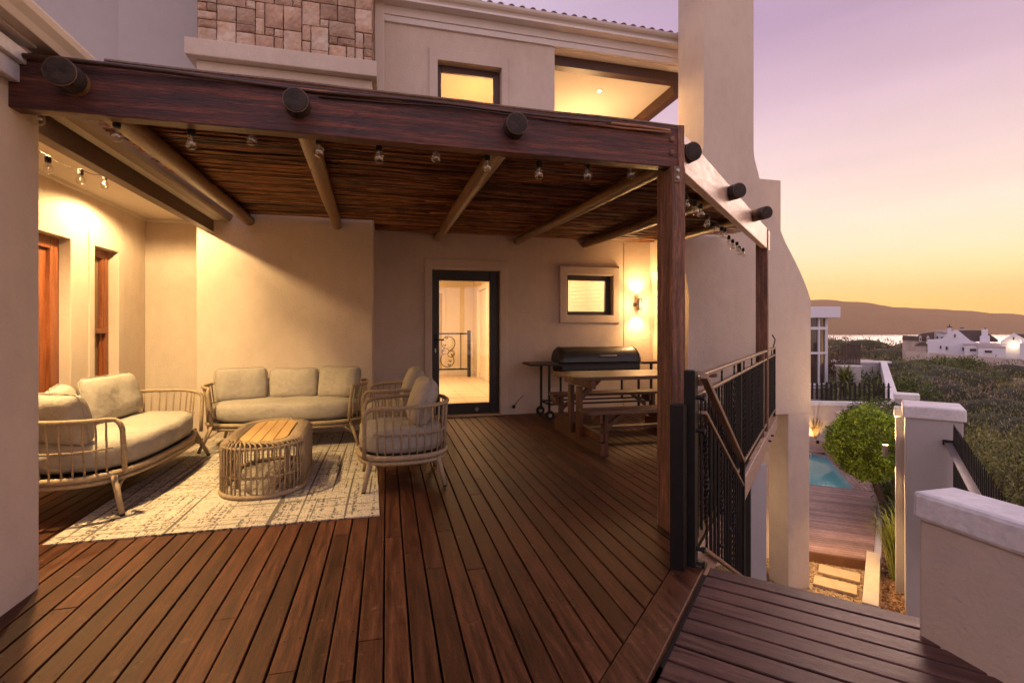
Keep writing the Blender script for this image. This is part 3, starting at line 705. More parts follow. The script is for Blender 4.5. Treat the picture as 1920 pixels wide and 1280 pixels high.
hb('bedroom_front', room_wall, (-.2, YW + .285, 3.4, UX0 - .1, YW + .30, 5.5), (UX1 + .1, YW + .285, 3.4, 2.36, YW + .30, 5.5))
# balcony: ceiling, far beam, lintel beam
CZ = 5.30
hb('balcony_ceiling', ceil_m, (2.41, YW + .34, CZ, 4.75, 11.0, CZ + .05), bevel=0)
hb('balcony_soffit', trim, (2.41, YW + .02, 5.386, 4.60, YW + .36, 5.41), bevel=0)
hb('roof_underlay', frame_dark, (-.28, YW + .26, 5.62, 4.66, 11.0, 5.68), bevel=0)
hb('balcony_side_wall', plaster, (2.36, YW + .28, 3.4, 2.41, 11.0, 5.7), bevel=0)
hb('balcony_floor', plaster, (2.41, YW + .28, 3.3, 4.6, 11.0, 3.5), bevel=0)
hb('balcony_parapet', plaster, (2.41, YW, 2.9, 4.6, YW + .28, 3.62), bevel=0)
m = MB().box(2.41, YW + .18, 5.235, 4.62, YW + .34, 5.385); m.build('lintel_beam', frame_brown, house, bevel=.006)
m = MB().box(4.62, YW + .35, 5.13, 4.78, 11.0, 5.298); m.build('balcony_edge_beam', beam_y, house, bevel=.006)
dl = thing('ceiling_downlight', 'small bright round downlight in the lit balcony ceiling', 'downlight', (3.52, 7.80, CZ - .005))
MB().lathe([(.055, -.006), (.055, .004), (.035, .004)], (3.52, 7.80, CZ - .004), 20).build('downlight_ring', trim, dl)
MB().lathe([(.0, -.008), (.033, -.0085)], (3.52, 7.80, CZ - .002), 16).build('downlight_lens', lit, dl)
lamp('balcony_lamp', 'SPOT', (3.52, 7.80, CZ - .03), 170, (1, .60, .25), .03, (3.52, 7.80, 0), 165, .4)
lamp('balcony_lamp', 'POINT', (3.5, 8.6, 4.3), 70, (1, .58, .24), .3)
# eaves: soffit, fascia bands, gutter, tiles, downpipe
hb('soffit', trim, (-.30, YW - .20, 5.60, 4.55, YW + .25, 5.63), bevel=0)
hb('fascia_upper', trim, (-.30, YW - .055, 5.48, 4.58, YW + .0, 5.60), bevel=.004)
hb('fascia_lower', trim, (-.30, YW - .035, 5.395, 4.56, YW + .019, 5.48), bevel=.004)
gp = [(-.20, 5.60), (-.185, 5.612), (-.17, 5.60), (-.17, 5.59), (-.185, 5.57), (-.18, 5.54), (-.15, 5.51), (-.135, 5.48), (-.12, 5.46), (-.02, 5.46), (-.02, 5.60), (-.03, 5.60), (-.03, 5.47), (-.11, 5.47), (-.145, 5.53), (-.17, 5.55), (-.215, 5.56), (-.215, 5.585)]
gp = [(-.20, 5.615), (-.215, 5.60), (-.212, 5.57), (-.195, 5.545), (-.17, 5.53), (-.155, 5.50), (-.145, 5.462), (-.03, 5.462), (-.03, 5.60), (-.04, 5.60), (-.04, 5.475), (-.135, 5.475), (-.145, 5.515), (-.16, 5.54), (-.19, 5.56), (-.198, 5.60)]
m = MB(); n_ = len(gp)
vs = [(x_, YW + a, b_ + .15) for x_ in (-.25, 4.62) for a, b_ in gp]
m.add(vs, [(i, (i + 1) % n_, n_ + (i + 1) % n_, n_ + i) for i in range(n_)] + [tuple(range(n_))[::-1], tuple(range(n_, 2 * n_))]); m.build('gutter', gutter_m, house)
m = MB().box(-.16, YW - .085, 2.6, -.03, YW - .01, 5.61); m.build('downpipe', gutter_m, house, bevel=.012)
m = MB()
sl = math.tan(R(24))
for i in range(31):
    x0 = -.18 + i * .158
    def ft(u, v): an = math.pi * u; yy = YW - .155 + v * 4.0; return (x0 + .052 * math.cos(an), yy, 5.75 + (yy - YW + .155) * sl + .058 * math.sin(an) + (.018 * (1 - (v * 10) % 1)))
    m.grid(ft, 8, 20, r=random.random())
    an = [math.pi * k_ / 8 for k_ in range(9)]
    m.add([(x0, YW - .156, 5.75)] + [(x0 + .052 * math.cos(a_), YW - .156, 5.76 + .058 * math.sin(a_)) for a_ in an], [(0, k_ + 1, k_ + 2) for k_ in range(8)], .1)
m.add([(-.3, YW - .15, 5.762), (4.7, YW - .15, 5.762), (4.7, YW + 4, 5.762 + 4.15 * sl), (-.3, YW + 4, 5.762 + 4.15 * sl)], [(0, 1, 2, 3)])
m.build('roof', tile_m, house)
# upper walls left of the breast
hb('upper_left_wall', plaster_gray, (-3.12, 6.90, 2.7, BX0 - .001, 7.2, 7.6), (-7.0, 7.20, 2.7, -3.0, 7.5, 7.8), bevel=.004)
# gable chimney and buttress
MB().box(4.28, 6.0, 3.79, 5.097, 6.62, 7.2).build('chimney_stack', plaster, house)
fp = [(5.097, 3.79), (5.115, 3.66), (5.205, 3.37), (5.42, 2.94), (5.64, 2.50), (5.80, 2.25), (5.90, 2.08), (5.97, 1.95), (6.05, 1.78), (6.094, 1.66), (6.094, -.01),
      (4.03, -.01), (4.03, 1.0), (4.05, 1.66), (4.00, 1.98), (3.972, 2.10), (3.972, 2.60), (4.10, 3.2), (4.20, 3.5), (4.28, 3.79)]
MB().prism(fp, 6.0, 6.92, f=lambda a, b_, h: (a, h, b_)).build('chimney', plaster, house)
MB().box(5.694, 6.001, GZ - .3, 6.075, 6.38, -.011).build('buttress_leg', plaster, house, bevel=.012)
MB().box(5.0, 6.93, GZ - .3, 6.43, 7.4, 3.73).build('side_chimney', plaster, house, bevel=.012)
hb('basement_wall', plaster, (2.0, 6.95, GZ - .3, 5.6, 7.2, -.01), (1.0, 6.6, GZ - .3, 2.0, 6.9, -.25), bevel=0)
hb('deck_column', plaster_gray, (3.72, 4.42, GZ - .3, 3.92, 4.62, -.205), bevel=.01)
o = MB().box(3.22, 3.93, GZ - .3, 3.31, 4.02, -.205).build('steel_post', black_m, bevel=.004); tag(o, 'slim black steel post under the deck beside the grey column', 'post')
# alcove on the left: side wall, back wall, ceiling
AX = -2.84
m = panel_holes(0, .30, .6, 6.95, 0, 2.9, [(3.2, 5.445, 0, 2.06), (5.806, 6.259, .62, 2.06)])
m.v = [(AX - y, x_, z_) for x_, y, z_ in m.v]; m.f = [f[::-1] for f in m.f]; m.build('alcove_side_wall', plaster, house, bevel=.006)
m = panel_holes(0, .03, 5.72, 6.37, .5, 2.19, [(5.805, 6.260, .619, 2.061)]); m.v = [(AX + .014 - y, x_, z_) for x_, y, z_ in m.v]; m.f = [f[::-1] for f in m.f]; m.build('alcove_window_surround', plaster, house, bevel=.005)
hb('alcove_back_wall', plaster, (AX, 6.90, -.02, BX0 + .05, 6.95, 2.9), bevel=0)
hb('alcove_ceiling', ceil_m, (AX - .02, .4, 2.565, -1.90, 6.9, 2.62), (-1.93, 2.86, 2.46, -1.76, 6.24, 2.60), bevel=0)
m = MB(); m.box(AX, .6, 2.53, AX + .025, 6.9, 2.565); m.box(AX, 6.875, 2.53, -1.95, 6.9, 2.565); m.build('alcove_cornice', ceil_m, house, bevel=.004)
MB().box(-1.985, 2.83, 2.325, -1.895, 6.236, 2.459).build('eaves_beam', beam_y, house, bevel=.005)
gp2 = [(0, 2.45), (.0, 2.56), (.115, 2.56), (.115, 2.50), (.10, 2.47), (.08, 2.45)]
MB().prism(gp2, 2.86, 6.235, f=lambda a, b_, h: (-1.76 + a - .055, h, b_)).build('alcove_gutter', pmat('gutter_taupe', (.22, .16, .12), (.26, .19, .145), scale=2, rough=.5), house, bevel=.003)
hb('alcove_roof', tile_m, (-3.4, 2.9, 2.63, -1.80, 6.9, 2.68), bevel=0)
# alcove door and sash window
dd_ = MB(); x0 = AX - .10
for bx in [(x0 - .05, 5.32, 0, x0 + .01, 5.445, 2.06), (x0 - .05, 3.2, 1.95, x0 + .01, 5.32, 2.06), (x0 - .05, 3.2, 0, x0 + .01, 3.3, 1.95)]: dd_.box(*bx)
ad = dd_.build('alcove_door', door_red, house, bevel=.006)
dd_ = MB()
for bx in [(x0 - .07, 5.20, .02, x0 - .02, 5.318, 1.945), (x0 - .07, 4.2, 1.83, x0 - .02, 5.20, 1.945), (x0 - .07, 4.2, .02, x0 - .02, 5.20, .25)]: dd_.box(*bx)
dd_.build('door_leaf', door_red, ad, bevel=.008)
MB().box(x0 - .055, 3.3, .2, x0 - .045, 5.22, 1.85).build('pane', warm_glass, ad)
sw = MB(); x0 = AX - .09
for bx in [(x0 - .05, 6.185, .62, x0 + .01, 6.259, 2.06), (x0 - .05, 5.806, .62, x0 + .01, 5.86, 2.06), (x0 - .05, 5.86, 1.975, x0 + .01, 6.185, 2.06), (x0 - .05, 5.86, .62, x0 + .01, 6.185, .70)]: sw.box(*bx)
aw = sw.build('sash_window', door_red, house, bevel=.005)
MB().box(x0 - .055, 5.86, 1.18, x0 + .03, 6.185, 1.235).build('meeting_rail', door_red, aw, bevel=.004)
m = MB(); m.box(x0 - .045, 6.13, .70, x0 - .01, 6.185, 1.18); m.box(x0 - .03, 6.14, 1.235, x0 + .005, 6.185, 1.975); m.build('sash_stile', door_red, aw, bevel=.004)
MB().box(x0 - .035, 5.86, .70, x0 - .03, 6.14, 1.975).build('pane', warm_glass, aw)
# near wall end on the left with its eaves
hb('near_wall', plaster, (-1.95, -2.5, -.02, -1.596, 2.82, 2.46), bevel=.008)
m = MB(); m.box(-1.62, -2.5, 2.30, -1.555, 2.63, 2.38); m.box(-1.62, -2.5, 2.38, -1.53, 2.645, 2.44); m.build('near_moulding', coping, house, bevel=.004)
hb('near_soffit', trim, (-1.95, -2.5, 2.462, -1.50, 2.63, 2.50), bevel=0)
gp3 = [(-.13, 2.50), (-.13, 2.60), (.02, 2.60), (.025, 2.585), (.018, 2.56), (-.005, 2.53), (-.02, 2.50)]
MB().prism(gp3, -2.5, 3.25, f=lambda a, b_, h: (-1.425 + a, h, b_ - .03)).build('near_gutter', gutter_m, house, bevel=.003)

# right-hand parapet of the landing
pp = thing('parapet_wall', 'low plastered parapet wall with thick white coping at the right of the landing', 'parapet', (2.2, .5, 0))
MB().box(2.108, -1.5, -.30, 2.30, 1.545, .447).build('wall_body', plaster, pp, bevel=.01)
MB().box(2.092, -1.5, .447, 2.315, 1.562, .562).build('coping', coping, pp, bevel=.018)

# ================================================================== PERGOLA
pg = thing('pergola', 'dark timber pergola with round pole rafters and reed ceiling over the deck', 'pergola', (1.64, 2.65, 0))
# front beam: slightly uneven top edge, checks in the wood come from the material
m = MB(); nb_ = 60
def fb(i, k):
    x_ = -1.60 + 3.305 * i / nb_
    dz = mn.noise(Vector((x_ * 3, k, 1))) * .004
    zt = 2.432; zb = 2.190
    return [(x_, 2.62, zb + dz), (x_, 2.62, zt + dz * 1.5), (x_, 2.70, zt), (x_, 2.70, zb)][k]
vs = [fb(i, k) for i in range(nb_ + 1) for k in range(4)]
fs = [(i * 4 + k, (i + 1) * 4 + k, (i + 1) * 4 + (k + 1) % 4, i * 4 + (k + 1) % 4) for i in range(nb_) for k in range(4)] + [(0, 1, 2, 3), (nb_ * 4 + 3, nb_ * 4 + 2, nb_ * 4 + 1, nb_ * 4)]
m.add(vs, fs, .5); fbm = m.build('front_beam', beam_x, pg, bevel=.006)
# thin batten on top of the beam
m = MB(); m.tube([(-1.25 + .27 * i, 2.65, 2.447 + random.uniform(-.003, .004)) for i in range(12)], .012, 6); m.build('top_batten', pole_w, pg)
# corner post and second post
MB().box(1.642, 2.60, 0.001, 1.730, 2.775, 2.19).build('post', beam_z, pg, bevel=.006)
MB().box(1.690, 2.612, 2.19, 1.732, 2.762, 2.445).build('post_cheek', beam_z, pg, bevel=.005)
p2 = P0 + D1 * 4.02
M2 = MB().obox(p2 + UP * 1.215 - E1 * .04, D1 * .065, E1 * .065, UP * 1.215); M2.build('post', beam_z, pg, bevel=.005)
# side beam along the deck edge
sa = Vector((1.745, 2.70, 0)); sb = P0 + D1 * 4.20 - E1 * .0
m = MB().beam(sa + UP * 2.315, sb + UP * 2.315, .06, .24); m.build('side_beam', pale_beam, pg, bevel=.005)
m = MB()
for (x_, z_) in ((1.650, 2.355), (1.650, 2.275)):
    m.lathe([(0, 0), (.017, 0), (.017, .006), (.010, .012)], (x_, 2.618, z_), 14, M=Matrix.Rotation(R(90), 3, 'X'))
m.build('coach_bolt', pmat('rusty_bolt', (.16, .07, .045), (.24, .12, .08), scale=40, rough=.7), pg)
m = MB().box(1.650, 2.594, 2.095, 1.695, 2.600, 2.188); pl_ = m.build('bracket', pmat('bracket_steel', (.13, .08, .05), (.22, .14, .09), scale=20, rough=.5, metal=.4), pg)
m = MB()
for z_ in (2.12, 2.163): m.lathe([(0, 0), (.011, 0), (.011, .006), (.006, .009)], (1.672, 2.594, z_), 12, M=Matrix.Rotation(R(90), 3, 'X'))
m.build('bracket_screw', steel_m, pg)
# round pole rafters
def zr(y): return 2.318 + (y - 2.55) * .042
rafters = [(-1.345, -1.53, 2.50, 6.24), (-.42, -.575, 2.535, 6.24), (.675, .69, 2.535, 6.915), (1.84, 1.83, 2.68, 6.915), (2.79, 2.88, 3.44, 6.915), (3.66, 3.80, 4.12, 6.0)]
for xa, xb, ya, yb in rafters:
    rr_ = random.uniform(.057, .062); m = MB(); n_ = 12
    pts = []; rad = []
    for i in range(n_ + 1):
        u = i / n_; y_ = ya + (yb - ya) * u
        pts.append((xa + (xb - xa) * u + mn.noise(Vector((u * 3, xa, 0))) * .006, y_, zr(y_) + mn.noise(Vector((u * 3, xa, 5))) * .005)); rad.append(rr_ * (1 - .06 * u))
    m.tube(pts, rad, 18); ro = m.build('rafter', pole_w, pg, smooth=False)
    for p_ in ro.data.polygons: p_.use_smooth = len(p_.vertices) == 4
    e = MB()
    c = Vector(pts[0]); d_ = (Vector(pts[1]) - c).normalized()
    Mx = d_.to_track_quat('Z', 'Y').to_matrix()
    e.lathe([(0, -.0045), (rr_ * .30, -.005), (rr_ * .62, -.0055), (rr_ * .9, -.004), (rr_ * 1.008, .004), (rr_ * 1.015, .085)], c, 24, M=Mx)
    e.build('end_grain', pole_end, ro)
# reed ceiling: individual sticks laid across the poles
m = MB(); y_ = 2.60; row = 0; rng = random.Random(5)
while y_ < 6.90:
    xmax = min(1.66 + (y_ - 2.65) * 1.05 + rng.uniform(-.02, .045), 4.55 if y_ < 5.95 else 3.95)
    xmin = -1.62 + rng.uniform(-.03, .05) if y_ < 6.2 else -.15
    x_ = xmin
    while x_ < xmax - .05:
        ln = rng.uniform(1.4, 3.2); x1 = min(x_ + ln, xmax); nseg = max(2, int((x1 - x_) / .30))
        r0 = rng.uniform(.0045, .0115); ph = rng.random() * 50; lift = rng.uniform(-.006, .016)
        pts = []
        for i in range(nseg + 1):
            u = i / nseg; xx = x_ + (x1 - x_) * u
            pts.append((xx, y_ + mn.noise(Vector((xx * 1.3, ph, 0))) * .034, zr(y_) + .070 + lift + mn.noise(Vector((xx * 1.6, ph, 7))) * .014))
        m.tube(pts, [r0 * (1 - .35 * i / nseg) for i in range(nseg + 1)], 5, cap=True, r=rng.random())
        x_ = x1 - rng.uniform(.1, .4) if x1 < xmax - .05 else xmax
    y_ += rng.uniform(.010, .023); row += 1
m.build('reed_ceiling', reed_m, pg, smooth=True)
# an upper layer of crossing reeds plus an added dark sheet blocking daylight
m = MB(); 
for i in range(150):
    y_ = rng.uniform(2.62, 6.85); xm = min(1.55 + (y_ - 2.60) * 1.045, 3.9); xa = rng.uniform(-1.6 if y_ < 6.2 else -.1, xm - .6); xb = min(xa + rng.uniform(1, 2.5), xm)
    m.tube([(xa, y_, zr(y_) + .10), ((xa + xb) / 2, y_ + rng.uniform(-.03, .03), zr(y_) + .105), (xb, y_ + rng.uniform(-.04, .04), zr(y_) + .10)], rng.uniform(.006, .010), 5, r=rng.random())
m.prism([(-1.60, 2.63), (1.66, 2.66), (4.00, 4.89), (4.00, 5.93), (3.90, 6.9), (-.14, 6.9), (-.14, 6.2), (-1.6, 6.2)], 0, .006, f=lambda a, b_, h: (a, b_, zr(b_) + .112 + h), r=.05)
m.build('reed_block_layer', reed_m, pg)
m = MB()
for yy in (3.05, 3.5, 4.35, 5.4):
    xm = min(1.7 + (yy - 2.60) * 1.045, 3.9); m.tube([(-1.55 + (xm + 1.55) * i / 16, yy + mn.noise(Vector((i * .4, yy, 0))) * .05, zr(yy) + .058 + mn.noise(Vector((i * .5, yy, 4))) * .006) for i in range(17)], .0016, 4)
m.build('binding_wire', steel_m, pg)

# ------------------------------------------------------------------ string lights
def bulb_set(root, pos, lab=None):
    """bulbs hanging from the cable; each bulb is glass > socket, filament"""
    for (x_, y_, z_) in pos:
        g = MB().lathe([(.004, -.070), (.013, -.068), (.022, -.060), (.0265, -.046), (.025, -.033), (.018, -.019), (.013, -.008), (.013, 0)], (0, 0, 0), 16).build('bulb', bulb_g, root, smooth=True, local=True)
        g.location = Vector((x_, y_, z_ - .012)) - root.location
        s_ = MB().lathe([(.0155, -.004), (.0165, .004), (.0165, .030), (.010, .036), (.004, .040)], (0, 0, 0), 12).build('socket', black_m, g, smooth=False, local=True)
        f_ = MB().tube([(0, 0, -.006), (0, 0, -.040)], [.0045, .003], 6).tube([(-.006, 0, -.03), (0, .004, -.046), (.006, 0, -.03)], .0012, 4).build('filament', pmat('bulb_core', (.55, .50, .42), (.6, .55, .46), rough=.4), g, local=True)
def cable(root, pts, sag=.03, name='cable'):
    P = []
    for a, b in zip(pts, pts[1:]):
        a, b = Vector(a), Vector(b); n_ = 6
        for i in range(n_): u = i / n_; P.append(a.lerp(b, u) + UP * (-sag * 4 * u * (1 - u)))
    P.append(Vector(pts[-1])); MB().tube(P, .0024, 5).build(name, black_m, root)
ZB = 2.155
sl1 = thing('string_light', 'string of clear unlit bulbs hanging along the underside of the long front beam', 'string light', (0, 2.77, ZB), group='festoon string lights')
front = [(-1.561, 2.75, 2.248), (-1.250, 2.75, 2.200), (-0.934, 2.75, 2.191), (-0.663, 2.75, 2.236), (-0.343, 2.75, 2.205), (-0.039, 2.75, 2.198), (0.263, 2.75, 2.224), (0.555, 2.75, 2.195), (0.862, 2.75, 2.180), (1.166, 2.75, 2.197), (1.450, 2.75, 2.226)]
bulb_set(sl1, front)
cable(sl1, [(a, 2.75, b + .028) for a, c_, b in front], .010)
sl2 = thing('string_light', 'string of clear unlit bulbs hanging zigzag beneath the pale diagonal side beam', 'string light', sa + D1 * 2 + UP * ZB, group='festoon string lights')
side = []
sdirs = [(.54, -.075, 2.17), (.77, -.06, 2.17), (.92, -.05, 2.18), (1.28, -.07, 2.165), (1.61, -.06, 2.165), (1.88, -.05, 2.17), (2.05, -.05, 2.19), (2.36, -.06, 2.165), (2.62, -.06, 2.165), (2.86, -.05, 2.175), (3.12, -.06, 2.165), (3.36, -.05, 2.175)]
for s_, e, z_ in sdirs: q = sa + D1 * s_ + E1 * (e - .0) ; side.append((q.x, q.y, z_))
bulb_set(sl2, side); cable(sl2, [(a, b, c_ + .026) for a, b, c_ in side], .02)
sl3 = thing('string_light', 'short string of three clear bulbs under the alcove ceiling beside the eaves beam', 'string light', (-2.05, 3.9, 2.3), group='festoon string lights')
alc = [(-2.02, 3.646, 2.263), (-2.02, 3.979, 2.289), (-2.02, 4.273, 2.341)]
bulb_set(sl3, alc); cable(sl3, [(-2.02, 2.95, 2.36)] + [(a, b, c_ + .026) for a, b, c_ in alc], .02)

# ------------------------------------------------------------------ wall lamp
wl = thing('wall_lamp', 'dark cylindrical up-and-down wall lamp lit on the plaster beside the small window', 'wall lamp', (3.72, YW, 1.6))
MB().box(3.685, YW - .03, 1.575, 3.725, YW - .0125, 1.635).build('wall_plate', frame_dark, wl, bevel=.003)
MB().tube([(3.71, YW - .03, 1.605), (3.735, YW - .09, 1.605)], .008, 8).build('arm', frame_dark, wl)
cx_, cy_ = 3.735, YW - .115
MB().lathe([(.027, -.088), (.034, -.09), (.034, .09), (.027, .088), (.026, .06), (0, .058)], (cx_, cy_, 1.605), 20).build('lamp_body', frame_dark, wl)
MB().lathe([(0, .0), (.025, .0005)], (cx_, cy_, 1.605 + .075), 14).build('bulb', lit, wl)
MB().lathe([(0, .0), (.027, .0005)], (cx_, cy_, 1.605 - .0885), 14).build('bulb', lit, wl)
lamp('wall_lamp_up', 'SPOT', (cx_, cy_, 1.605 + .10), 52, (1, .57, .21), .02, (cx_, cy_ - .01, 3), 112, .95)
lamp('wall_lamp_down', 'SPOT', (cx_, cy_, 1.605 - .10), 52, (1, .57, .21), .02, (cx_, cy_ - .01, 0), 112, .95)
lamp('back_wall_fill', 'POINT', (cx_, cy_ - .12, 1.605), 19, (1, .58, .24), .08)  # added fill in front of the lamp, brightens the back wall
# alcove ceiling downlight
al = thing('ceiling_downlight', 'round recessed downlight in the alcove ceiling above the left sofa', 'downlight', (-2.15, 3.9, 2.56))
MB().lathe([(.05, -.012), (.052, 0), (.0, 0)], (-2.15, 3.9, 2.563), 20).build('downlight_ring', trim, al)
MB().lathe([(0, -.013), (.035, -.0135)], (-2.15, 3.9, 2.563), 14).build('downlight_lens', lit, al)
lamp('alcove_lamp', 'SPOT', (-2.15, 3.9, 2.535), 430, (1, .67, .29), .045, (-2.15, 3.9, 0), 158, .55)
lamp('alcove_lamp', 'SPOT', (-2.35, 5.6, 2.535), 110, (1, .67, .29), .03, (-2.35, 5.6, 0), 165, .3)

# ================================================================== RAILINGS
dk = thing('deck_railing', 'long black balustrade with bronze rails and twisted bars along the diagonal deck edge', 'railing', P0 + D1 * 2.6, -A1)
def rp(s_, z_, e=0.0): q = P0 + D1 * s_ + E1 * e; return Vector((q.x, q.y, z_))
LEN = 5.24
MB().beam(rp(.05, .965), rp(LEN, .965), .045, .022).build('top_rail', rail_m, dk, bevel=.003)
MB().beam(rp(.05, .865), rp(LEN, .865), .038, .018).build('middle_rail', rail_m, dk, bevel=.003)
MB().beam(rp(.05, .085), rp(LEN, .085), .034, .018).build('bottom_rail', rail_m, dk, bevel=.003)
def twisted(a, b, w=.0075, n=34):
    m = MB(); a, b = Vector(a), Vector(b); vs = []
    for i in range(n + 1):
        u = i / n; an = u * 9 * math.pi; bulge = 1 + 1.1 * math.exp(-((u - .5) / .07) ** 2)
        c = a.lerp(b, u)
        for j in range(4):
            t_ = an + j * math.pi / 2; vs.append(c + Vector((math.cos(t_), math.sin(t_), 0)) * w * bulge)
    fs = [(i * 4 + j, i * 4 + (j + 1) % 4, (i + 1) * 4 + (j + 1) % 4, (i + 1) * 4 + j) for i in range(n) for j in range(4)]
    return m.add(vs, fs)
s_ = .13; k_ = 0
while s_ < LEN - .04:
    if k_ % 5 == 2: twisted(rp(s_, .085), rp(s_, .96)).build('twisted_baluster', black_m, dk)
    else: MB().beam(rp(s_, .085), rp(s_, .862), .012, .012, up=(1, 0, 0)).build('baluster', black_m, dk)
    s_ += .112; k_ += 1
for s_ in (1.72, 3.62, LEN): MB().beam(rp(s_, -.02, .004), rp(s_, .975, .004), .03, .03, up=D1).build('rail_post', rail_m if s_ == 3.62 else black_m, dk, bevel=.002)
q = rp(LEN - .12, .98); MB().tube([q, q + Vector((.03, 0, .10)), q + Vector((-.02, 0, .17))], .008, 6).build('wall_hook', black_m, dk)
sr = thing('stair_railing', 'black slanted stair railing with heavy square post at the deck corner', 'railing', P0, -A1)
MB().obox(rp(-.02, .505, .0), D1 * .035, E1 * .028, UP * .505).build('newel_post', black_m, sr, bevel=.003)
MB().obox(rp(-.095, .42, -.045), D1 * .035, E1 * .035, UP * .42).build('gate_post', black_m, sr, bevel=.003)
SL = -.785 / 1.5
e_ = .055
def sp(s_, z_): return rp(s_, z_ + SL * s_, e_)
MB().beam(sp(.02, .99), sp(1.5, .99), .038, .030).build('hand_rail', rail_m, sr, bevel=.003)
MB().beam(sp(.02, .80), sp(1.5, .80), .032, .020).build('middle_rail', rail_m, sr, bevel=.003)
MB().beam(sp(.02, .09), sp(1.5, .09), .032, .020).build('bottom_rail', rail_m, sr, bevel=.003)
for i in range(12):
    s_ = .10 + i * .117
    if i in (0, 4, 8): twisted(sp(s_, .09), sp(s_, .80), .008, 30).build('twisted_baluster', black_m, sr)
    else: MB().beam(sp(s_, .09), sp(s_, .80), .013, .013, up=(1, 0, 0)).build('baluster', black_m, sr)
MB().beam(rp(1.5, -1.6, e_), rp(1.5, .225, e_), .035, .035, up=D1).build('end_post', black_m, sr, bevel=.002)
for z_ in (.87, .70, .09, .012):
    q = rp(-.02, z_, .028); MB().tube([q, q + E1 * .035], .011, 8).tube([q + E1 * .03, q + E1 * .042], .017, 8).build('hinge_bolt', black_m, sr, smooth=False)
MB().obox(rp(0, .008, .02), D1 * .03, E1 * .045, UP * .006).build('foot_plate', steel_m, sr)

# ================================================================== FURNITURE
def se(an, a, b, n=2.7):
    c, s_ = math.cos(an), math.sin(an)
    return (a * math.copysign(abs(c) ** (2 / n), c), b * math.copysign(abs(s_) ** (2 / n), s_))
def pillow(root, loc, w, h, th, rz, tilt, name='back_cushion', seed=0):
    m = MB(); nu, nv = 22, 16
    def f(side):
        def g(u, v):
            a, b = u * 2 - 1, v * 2 - 1
            edge = max(0.0, (1 - a ** 6)) * max(0.0, (1 - b ** 6))
            puff = (max(0, 1 - abs(a) ** 3.0) * max(0, 1 - abs(b) ** 3.0)) ** .42
            pin = 1 - .045 * (1 - b * b) * (abs(a) ** 4) * -1 - .05
            x_ = a * w / 2 * (1 - .05 * (b * b) * (abs(a) ** 2) * 0 - .055 * (1 - abs(b) ** 2) * 0)
            z_ = b * h / 2
            # gently bowed edges, rounded corners
            k2 = (abs(a) ** 8 * abs(b) ** 8) * .10
            x_ *= (1 - k2) * (1 - .035 * abs(b) ** 2 * 1); z_ *= (1 - k2) * (1 - .05 * abs(a) ** 2)
            wr = mn.noise(Vector((x_ * 7 + seed, z_ * 7, side * 3))) * .010 * puff + mn.noise(Vector((x_ * 3 + seed, z_ * 3, side))) * .016 * puff
            sagz = -.018 * (1 - a * a) * (b > 0) * b
            return (x_, side * (th / 2 * puff + wr), z_ + sagz)
        return g
    m.grid(f(1), nu, nv); m.grid(f(-1), nu, nv)
    # weld
    bm = bmesh.new(); me = bpy.data.meshes.new(name); me.from_pydata(m.v, [], m.f); bm.from_mesh(me); bmesh.ops.remove_doubles(bm, verts=bm.verts, dist=.0006); bmesh.ops.recalc_face_normals(bm, faces=bm.faces); bm.to_mesh(me); bm.free()
    me.polygons.foreach_set('use_smooth', [True] * len(me.polygons)); me.materials.append(fabric)
    o = bpy.data.objects.new(name, me); col.objects.link(o); o.parent = root; o.location = loc; o.rotation_euler = (tilt, 0, rz)
    s2 = o.modifiers.new('subd', 'SUBSURF'); s2.levels = 1; s2.render_levels = 1
    per = [(i / 16, 0) for i in range(16)] + [(1, i / 12) for i in range(12)] + [(1 - i / 16, 1) for i in range(16)] + [(0, 1 - i / 12) for i in range(12)]
    MB().tube([f(0)(u_, v_) for u_, v_ in per], .0042, 6, closed=True).build('piping', fabric, o, smooth=True, local=True)
    return o
